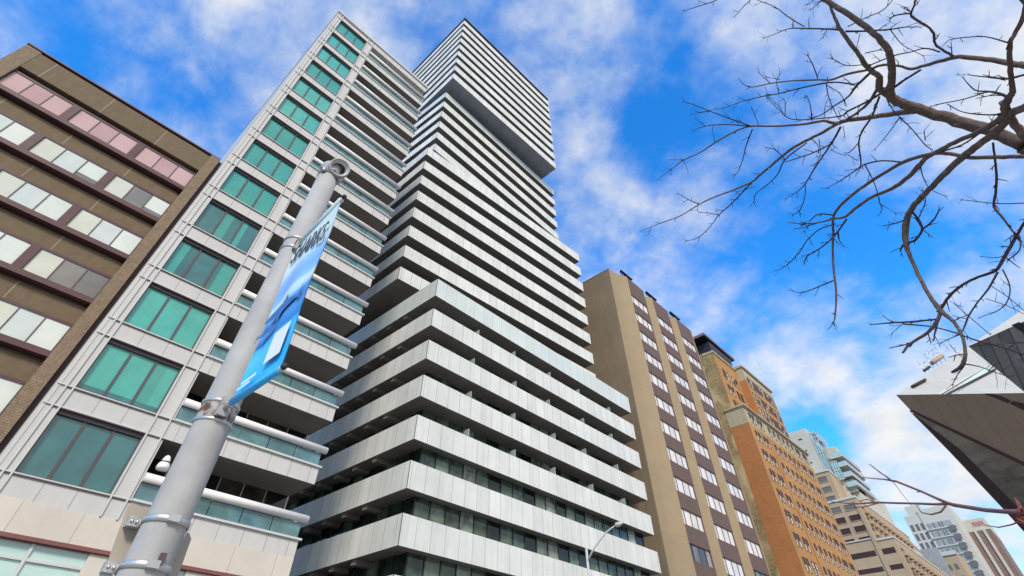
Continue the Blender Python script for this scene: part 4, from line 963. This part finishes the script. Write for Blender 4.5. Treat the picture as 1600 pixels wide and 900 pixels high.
# ------------------------------------------------------------------ bare trees reaching in from the right
def bare_tree():
    def dist(x, y): return 5.7 + .9*math.sin(x*.0052+1.1) + .55*math.sin(y*.011+x*.003) + (1600-x)*.0012
    def zone(l, o): return [(x/2.647+1000, y/2.647+o, w/2.647) for x, y, w in l]
    A, Bz = [], []                              # thick limbs / thin branches: (points, depth offset)
    def br(l, o=0, off=0.0):
        p = zone(l, o); (A if max(q[2] for q in p) > 4.4 else Bz).append((p, off))
    L2 = -.55
    # limb with a fork, upper middle
    br([(1588,600,50),(1500,560,45),(1380,520,45),(1250,480,43),(1150,452,40),(1080,425,38),(1035,395,34),(1042,330,27),(1040,250,26),(1020,200,25),(970,140,22),(900,85,22),(840,45,21),(780,10,20),(740,-15,18),(690,-45,15)])
    br([(1035,395,30),(990,365,27),(990,320,23),(960,295,20),(935,270,19),(905,225,17),(860,165,16),(825,115,13),(800,60,11),(785,20,9),(770,-30,8)])
    br([(1150,455,28),(1050,470,20),(950,485,20),(860,497,18),(810,510,16),(760,500,11),(690,512,10),(600,520,9),(520,522,8),(460,522,8),(400,540,7),(310,590,7),(250,630,6),(180,662,6),(130,700,4),(65,748,2)])
    br([(820,508,14),(760,545,13),(700,575,12),(620,620,12),(560,670,11),(500,720,10),(465,750,9),(390,785,8),(320,810,7),(245,845,6),(190,880,5),(150,900,5),(80,925,4),(0,957,2)])
    br([(1700,285,23),(1588,270,22),(1530,262,20),(1430,245,18),(1320,235,16),(1260,248,14),(1180,270,12),(1120,285,11),(1070,272,9),(1000,270,10),(940,290,10),(860,305,10),(790,330,9),(730,330,7),(620,335,6),(540,345,5),(450,360,4),(405,322,2)])
    for l in [
        [(460,522,6),(370,490,5),(290,460,4),(240,440,4),(180,418,2)], [(290,460,3),(210,472,2)], [(460,522,5),(350,515,5),(270,522,4),(220,540,2)], [(270,522,3),(230,490,2)],
        [(310,590,3),(298,530,2)], [(465,535,6),(440,600,5),(425,660,4),(405,710,3),(390,725,2)], [(180,662,3),(200,710,2)], [(180,662,3),(120,660,2)], [(490,515,3),(460,440,3)],
        [(245,845,5),(200,825,4),(155,800,2)], [(465,750,7),(420,800,6),(370,850,6),(325,890,5),(300,925,4),(245,980,4),(190,997,2)], [(245,980,3),(240,1005,2)], [(330,890,4),(280,880,3),(240,875,3),(240,840,2)],
        [(50,935,3),(35,970,2)], [(690,590,6),(600,660,6),(570,720,5),(520,770,5),(480,800,4),(470,840,3)], [(480,770,3),(400,795,3)], [(600,660,4),(560,620,4),(520,610,2)], [(570,630,3),(545,600,2)],
        [(830,525,9),(800,580,8),(760,640,6),(720,700,6),(680,765,5),(640,800,3),(600,822,2)], [(685,765,4),(680,820,4),(660,870,4),(630,890,2)], [(655,870,3),(665,885,2)], [(800,590,6),(720,630,6),(650,655,5),(600,670,4)],
        [(1000,385,11),(930,425,9),(860,460,8),(830,480,6),(740,490,5),(650,495,5),(600,480,4),(575,440,3),(530,400,2)], [(600,480,4),(600,420,3),(590,410,2)], [(710,495,5),(705,440,4),(690,395,3)], [(690,395,2),(680,405,2)], [(760,470,3),(770,420,2)],
        [(980,370,12),(950,420,11),(900,465,10),(860,490,8)], [(990,400,8),(960,480,7),(920,540,7),(905,590,6),(912,650,6),(915,680,5)],
        [(960,295,11),(900,350,10),(860,400,7),(800,440,6),(750,475,5),(700,490,3)], [(540,345,4),(490,300,2)], [(580,330,3),(520,318,2)],
        [(890,350,8),(800,340,7),(720,352,7),(640,370,6),(570,388,5),(500,400,5),(420,420,4),(350,445,3),(240,465,2)], [(735,325,5),(720,280,5),(700,240,4),(690,225,2)],
        [(770,345,5),(780,400,4),(800,450,4),(825,495,3)], [(770,350,3),(830,390,3),(850,440,2)], [(575,385,4),(565,340,3),(580,305,2)], [(540,390,3),(520,395,3),(560,440,3),(590,470,2)],
        [(1160,290,9),(1110,320,9),(1060,355,10),(1040,370,9)],
        [(1300,235,10),(1250,205,9),(1220,180,9),(1215,140,9),(1190,110,8),(1140,80,9),(1120,60,9),(1135,20,6),(1140,0,5),(1150,-30,4)], [(1120,55,6),(1050,65,5),(1030,90,3)], [(1120,50,5),(1100,30,3)],
        [(1240,215,6),(1180,200,5),(1120,215,4),(1050,230,5),(950,270,5)], [(840,125,8),(780,120,7),(700,118,6),(620,118,4),(560,140,3),(510,158,2)], [(680,110,5),(620,75,5),(560,30,4),(490,2,3),(460,-10,2)], [(630,115,3),(635,80,2)],
        [(850,130,8),(940,128,7),(1030,122,6),(1100,112,4),(1160,112,2)], [(1035,122,4),(1080,180,3),(1130,210,3),(1175,232,2)], [(860,110,5),(930,75,4),(1000,45,4),(1040,5,3),(1060,-30,2)],
        [(400,-60,4),(320,-2,4),(260,20,4),(180,45,2)], [(480,-50,4),(460,-5,4),(430,25,4),(390,70,2)], [(910,140,3),(895,200,2)], [(930,220,4),(1000,205,3)], [(920,268,4),(850,270,4),(790,240,3)], [(775,120,3),(755,160,2)], [(1080,490,5),(1130,540,4),(1180,600,4),(1210,620,4)], [(1180,580,4),(1175,540,3)], [(1075,485,4),(1020,560,3),(970,620,2)],
        [(745,5,6),(730,20,3),(705,42,2)], [(740,-15,5),(690,20,2)], [(1025,420,5),(1050,460,4),(1080,490,4)], [(740,575,4),(745,640,3),(720,690,2)], [(710,575,4),(735,600,3),(740,630,2)], [(840,520,3),(848,570,2)],
        [(905,590,5),(850,640,3),(790,620,2)], [(860,640,3),(900,665,3)]]: br(l)
    # knot at right edge and the second family of limbs
    for l in [[(1640,620,26),(1588,560,26),(1540,500,26),(1500,420,24)],
              [(1600,-10,14),(1588,60,14),(1545,150,13),(1530,180,14),(1530,260,16),(1535,330,16),(1540,380,18),(1525,405,22),(1510,440,26),(1520,470,30)],
              [(1660,400,28),(1588,445,26),(1520,475,28),(1470,505,20),(1400,545,18),(1320,580,16),(1250,615,16),(1190,650,16),(1150,690,18),(1100,740,16),(1040,780,14),(960,815,12),(900,855,12),(850,895,10),(800,905,8),(740,920,6),(680,925,6),(610,920,3)],
              [(1530,480,24),(1470,550,24),(1400,600,24),(1340,645,24),(1270,710,22),(1210,770,20),(1160,820,20),(1120,870,20),(1098,935,26),(1100,1005,20),(1120,1065,14),(1160,1155,14),(1200,1225,14),(1240,1280,18),(1300,1335,12),(1335,1395,11),(1345,1465,12),(1335,1505,14),(1310,1530,10),(1290,1540,7)],
              [(1700,645,15),(1588,648,15),(1480,650,15),(1370,652,14),(1300,640,14),(1230,632,16),(1150,650,14),(1080,675,14),(1020,710,12),(940,760,12),(880,805,11),(830,850,11),(800,895,10),(800,965,9),(797,1035,9),(803,1135,9),(812,1215,8),(808,1295,7),(800,1335,4),(775,1365,2)],
              [(1620,875,8),(1575,945,9),(1540,1005,11),(1500,1075,11),(1470,1120,10),(1400,1145,9),(1340,1175,9),(1280,1225,10),(1240,1285,10)]]: br(l, 0, L2)
    for l in [[(1525,405,11),(1480,385,10),(1440,378,7),(1385,372,5),(1330,315,2)], [(1440,378,5),(1340,410,4),(1240,430,4),(1200,440,2)], [(1270,430,4),(1340,465,4),(1450,475,6),(1520,465,10)], [(1525,178,6),(1430,152,4),(1340,155,4),(1280,165,3),(1265,178,2)],
              [(1588,310,8),(1520,325,8),(1430,318,5),(1360,310,3)], [(1230,630,6),(1330,600,6),(1420,540,6),(1500,490,8)], [(1080,670,6),(1000,665,6),(930,680,6),(890,705,5),(840,740,4),(770,780,2)], [(915,690,3),(890,730,2)], [(930,680,5),(970,760,4),(990,830,4),(1000,870,3),(980,895,2)], [(990,840,3),(1060,885,2)],
              [(1160,680,5),(1170,730,4),(1200,780,3),(1270,815,2)], [(1460,590,7),(1468,660,7),(1475,740,8),(1470,800,8),(1465,855,8),(1500,900,7),(1540,955,6),(1560,985,6)], [(1640,845,4),(1588,840,4),(1480,842,4),(1330,826,2)]]: br(l, 0, L2)
    for l in [[(800,525,6),(740,550,5),(670,575,4),(620,565,2)], [(800,700,3),(810,728,2)], [(740,285,4),(680,305,4),(640,312,2)], [(700,290,3),(680,325,2)], [(800,255,7),(740,250,6),(700,280,4)],
              [(855,270,8),(820,320,7),(790,355,6),(740,395,6),(690,425,6),(680,455,3)], [(700,415,3),(670,425,2)], [(810,290,6),(740,315,5),(690,360,5),(665,400,5),(620,450,5),(580,478,3),(555,482,2)], [(815,320,5),(825,360,4),(845,385,2)],
              [(1095,275,6),(1050,290,5),(995,300,2)], [(1125,240,9),(1160,285,8),(1165,320,8),(1135,360,9),(1095,372,9),(1075,405,4)], [(1165,315,8),(1210,280,7),(1240,230,4)], [(1145,280,4),(1180,200,4),(1165,150,3)], [(1160,300,4),(1140,270,3),(1130,265,2)],
              [(1240,655,13),(1230,690,12),(1190,740,11),(1120,785,9),(1085,825,7)], [(1120,785,5),(1030,805,3)], [(1240,670,7),(1220,740,6),(1215,775,4)], [(1225,685,7),(1130,695,7),(1030,700,6),(950,708,3)], [(1050,700,3),(1000,670,2)], [(1090,700,3),(1040,745,2)],
              [(1480,490,7),(1440,560,6),(1400,610,5),(1360,670,6),(1340,720,5),(1325,745,3)], [(1500,480,5),(1530,550,4),(1520,610,4),(1480,650,3),(1420,672,2)], [(1570,340,5),(1570,400,4),(1520,440,4)], [(1090,705,6),(1200,715,5),(1300,740,5),(1400,775,6),(1500,800,7),(1588,830,8),(1700,860,9)],
              [(1335,745,4),(1280,765,3),(1240,785,2)], [(1360,665,3),(1310,685,3)], [(1300,620,3),(1380,690,3),(1450,750,3)], [(1280,610,2),(1330,635,2)], [(1450,545,3),(1530,600,3),(1600,660,3)], [(1430,600,3),(1520,630,3),(1600,670,2)], [(1405,425,2),(1480,430,3),(1520,410,3)],
              [(1345,870,5),(1400,880,4),(1470,905,3),(1530,925,2)], [(1340,880,4),(1310,920,3),(1290,960,2)], [(1440,900,3),(1460,880,3),(1475,870,2)]]: br(l, 240, L2)
    t = thing('bare_tree', 'large bare tree with dark forking branches spreading across the upper right sky', 'tree', (7.4, -3.4, 0))
    tr = MB(); cr = MB(); rnd = random.Random(11)
    def world(p, off): return at(p[0], p[1], dist(p[0], p[1])+off)
    def rad(p, off): return max(p[2], .75)/2*(dist(p[0], p[1])+off)/F*.80
    def smooth(pts, rs, n=4):
        o, r = [], []
        for i in range(len(pts)-1):
            p0, p1, p2, p3 = pts[max(i-1,0)], pts[i], pts[i+1], pts[min(i+2, len(pts)-1)]
            for k in range(n):
                u = k/n; o.append(.5*((2*p1)+(p2-p0)*u+(2*p0-5*p1+4*p2-p3)*u*u+(3*p1-p0-3*p2+p3)*u**3)); r.append(rs[i]+(rs[i+1]-rs[i])*u)
        return o+[pts[-1]], r+[rs[-1]]
    def grow(pts, off, mb, n):
        w = [world(p, off) for p in pts]; r = [rad(p, off) for p in pts]; w, r = smooth(w, r)
        for i in range(1, len(w)-1):
            j = r[i]*.16; w[i] = w[i]+Vector((rnd.uniform(-j,j), rnd.uniform(-j,j), rnd.uniform(-j,j))); r[i] *= rnd.uniform(.96, 1.05)
        mb.tube(w, r, 0, n); return w, r
    spurs = []
    for p, off in A: grow(p, off, tr, 10)
    for p, off in Bz:
        w, r = grow(p, off, cr, 6); spurs.append((w, r))
    for p, off in A:                              # fine ends of the limbs carry spurs too
        w = [world(q, off) for q in p]; r = [rad(q, off) for q in p]
        ww, rr = [], []
        for i in range(len(w)-1):
            if r[i] < .016: ww.append(w[i]); rr.append(r[i])
        if len(ww) > 2: spurs.append((ww, rr))
    for w, r in spurs:                            # short knobbly spurs
        side = 1
        for i in range(1, len(w)):
            d = (w[i]-w[i-1])
            if rnd.random() < .40:
                side = -side; dn = d.normalized(); q = dn.cross(FW).normalized()*side
                dr = (dn*rnd.uniform(.3,.9)+q*rnd.uniform(.4,1)+FW*rnd.uniform(-.5,.5)).normalized(); ln = rnd.uniform(.03,.13); rr = min(r[i]*.6, .005)
                m_ = w[i]+dr*ln*.55+Vector((0,0,rnd.uniform(-.01,.015))); e_ = m_+(dr+q*rnd.uniform(-.5,.5)).normalized()*ln*.45
                cr.tube([w[i], m_, e_], [rr, rr*.8, rr*.5], 0, 5)
                if rnd.random() < .5: cr.tube([m_, m_+(dr-q*.9).normalized()*ln*.4], [rr*.8, rr*.45], 0, 5)
        # buds at the tips
        e_ = w[-1]; d = (w[-1]-w[-2]).normalized()
        for s in (-1, 1):
            if rnd.random() < .6: q = d.cross(FW).normalized()*s; cr.tube([e_-d*.02, e_+(d+q*.7).normalized()*rnd.uniform(.03,.06)], [r[-1]*.9, r[-1]*.5], 0, 5)
    # trunk outside the frame, limbs joined to it
    base = Vector((7.4, -3.4, 0)); hub = Vector((6.9, -3.0, 3.1)); hub2 = Vector((6.4, -2.9, 4.0))
    tr.tube([base, base+Vector((-.05,.1,.4)), base+Vector((-.1,.2,1.5)), hub, hub2], [.30,.22,.19,.16,.11], 0, 14)
    def join(x, y, w, off, a):
        p = at(x, y, dist(x, y)+off); tr.tube([a, a.lerp(p, .5)+Vector((0,0,-.12)), p], [.09, .07, w/2*(dist(x, y)+off)/F], 0, 10)
    for (x, y, w, off, a) in [(1600,227,19,0,hub2),(1642,108,9,0,hub2),(1627,151,11,L2,hub),(1642,244,6,L2,hub),(1620,234,10,L2,hub),(1612,330,3.4,L2,hub),(1642,565,3.4,L2,hub),(1604,-4,5,L2,hub2)]: join(x, y, w, off, a)
    for (x, y) in [(1261,-17),(1151,-23),(1181,-19),(1291,-11)]:      # branches that leave the frame at the top run on to the crown
        p = at(x, y, dist(x, y)); tr.tube([p, p+Vector((.25,-.3,.35)), at(1500, -120, 6.2), hub2+Vector((0,.2,1.2)), hub2], [.012,.018,.03,.05,.08], 0, 8)
    tr.build('trunk', M['bark'], t); cr.build('crown', M['twig_bark'], t)

def red_tree():
    t = thing('young_tree', 'young tree with one slender reddish bare branch below the angular museum', 'tree', (4.2, -1.6, 0))
    D0 = 3.3
    def W(x, y, dd=0): return at(x, y, D0+(1600-x)*.0016+dd)
    def tb(mb, l, n=8):
        w = [W(x, y) for x, y, r in l]; r = [r/2*D0/F*.78 for x, y, r in l]; mb.tube(w, r, 0, n)
    cr = MB(); tk = MB()
    tb(tk, [(1680,822,14),(1640,810,9),(1600,802,6.5),(1585,800,6),(1565,799,5.2),(1540,797,5.2),(1515,793,5),(1490,789,4.8),(1480,786,4.6),(1462,778,3.6),(1440,768,3.2),(1420,760,3),(1400,752,3),(1393,751,3.2),(1384,744,2.6),(1375,738,2.4),(1366,731,2),(1358,725,1.3)], 10)
    tk.tube([Vector((4.2,-1.6,0)), Vector((4.15,-1.5,.9)), Vector((4.0,-1.2,1.7)), W(1680,822)], [.06,.045,.035,.03], 0, 10); tk.tube([Vector((4.0,-1.2,1.7)), Vector((4.2,-1.4,2.6)), Vector((4.1,-1.3,3.4))], [.03,.02,.008], 0, 8)
    tk.build('trunk', M['red_bark'], t)
    for l in [[(1393,751,2.6),(1382,749,2.2),(1370,748,2),(1347,746,1.2)], [(1483,787,3.6),(1460,788,3.2),(1440,787,3),(1420,786.5,2.8),(1400,786,2.8),(1368,785,2.6),(1340,787,2),(1320,786,1.6),(1298,784,1)], [(1368,785,2),(1355,780,1.5),(1343,783,1)], [(1372,786,2),(1350,792,1.4),(1335,793,1)],
              [(1478,790,2.6),(1470,800,2.2),(1455,804,2),(1440,801,1.6),(1432,790,1.2)], [(1600,812,2),(1580,820,1.6),(1560,824,1.4),(1540,821,1)], [(1395,752,1),(1412,775,.8),(1425,790,.7)], [(1530,796,2),(1520,791,1.5)], [(1440,768,1.8),(1432,769,1)]]: tb(cr, l, 6)
    cr.build('crown', M['red_bark'], t)
    bd = MB(); rnd = random.Random(5)
    for i in range(26):
        p = W(1594+rnd.gauss(2,4), 801+rnd.gauss(5,7), rnd.uniform(-.05,.05)); d = Vector((rnd.uniform(-1,1),rnd.uniform(-1,1),rnd.uniform(-1,.6))).normalized()
        l = rnd.uniform(.012,.028); bd.tube([p-d*l, p-d*l*.3, p+d*l*.4, p+d*l], [.002,.007,.006,.001], 0, 6)
        bd.tube([W(1594, 801), p-d*l], [.002,.0012], 0, 4)
    bd.build('bud_cluster', M['bud_red'], t)
bare_tree(); red_tree()
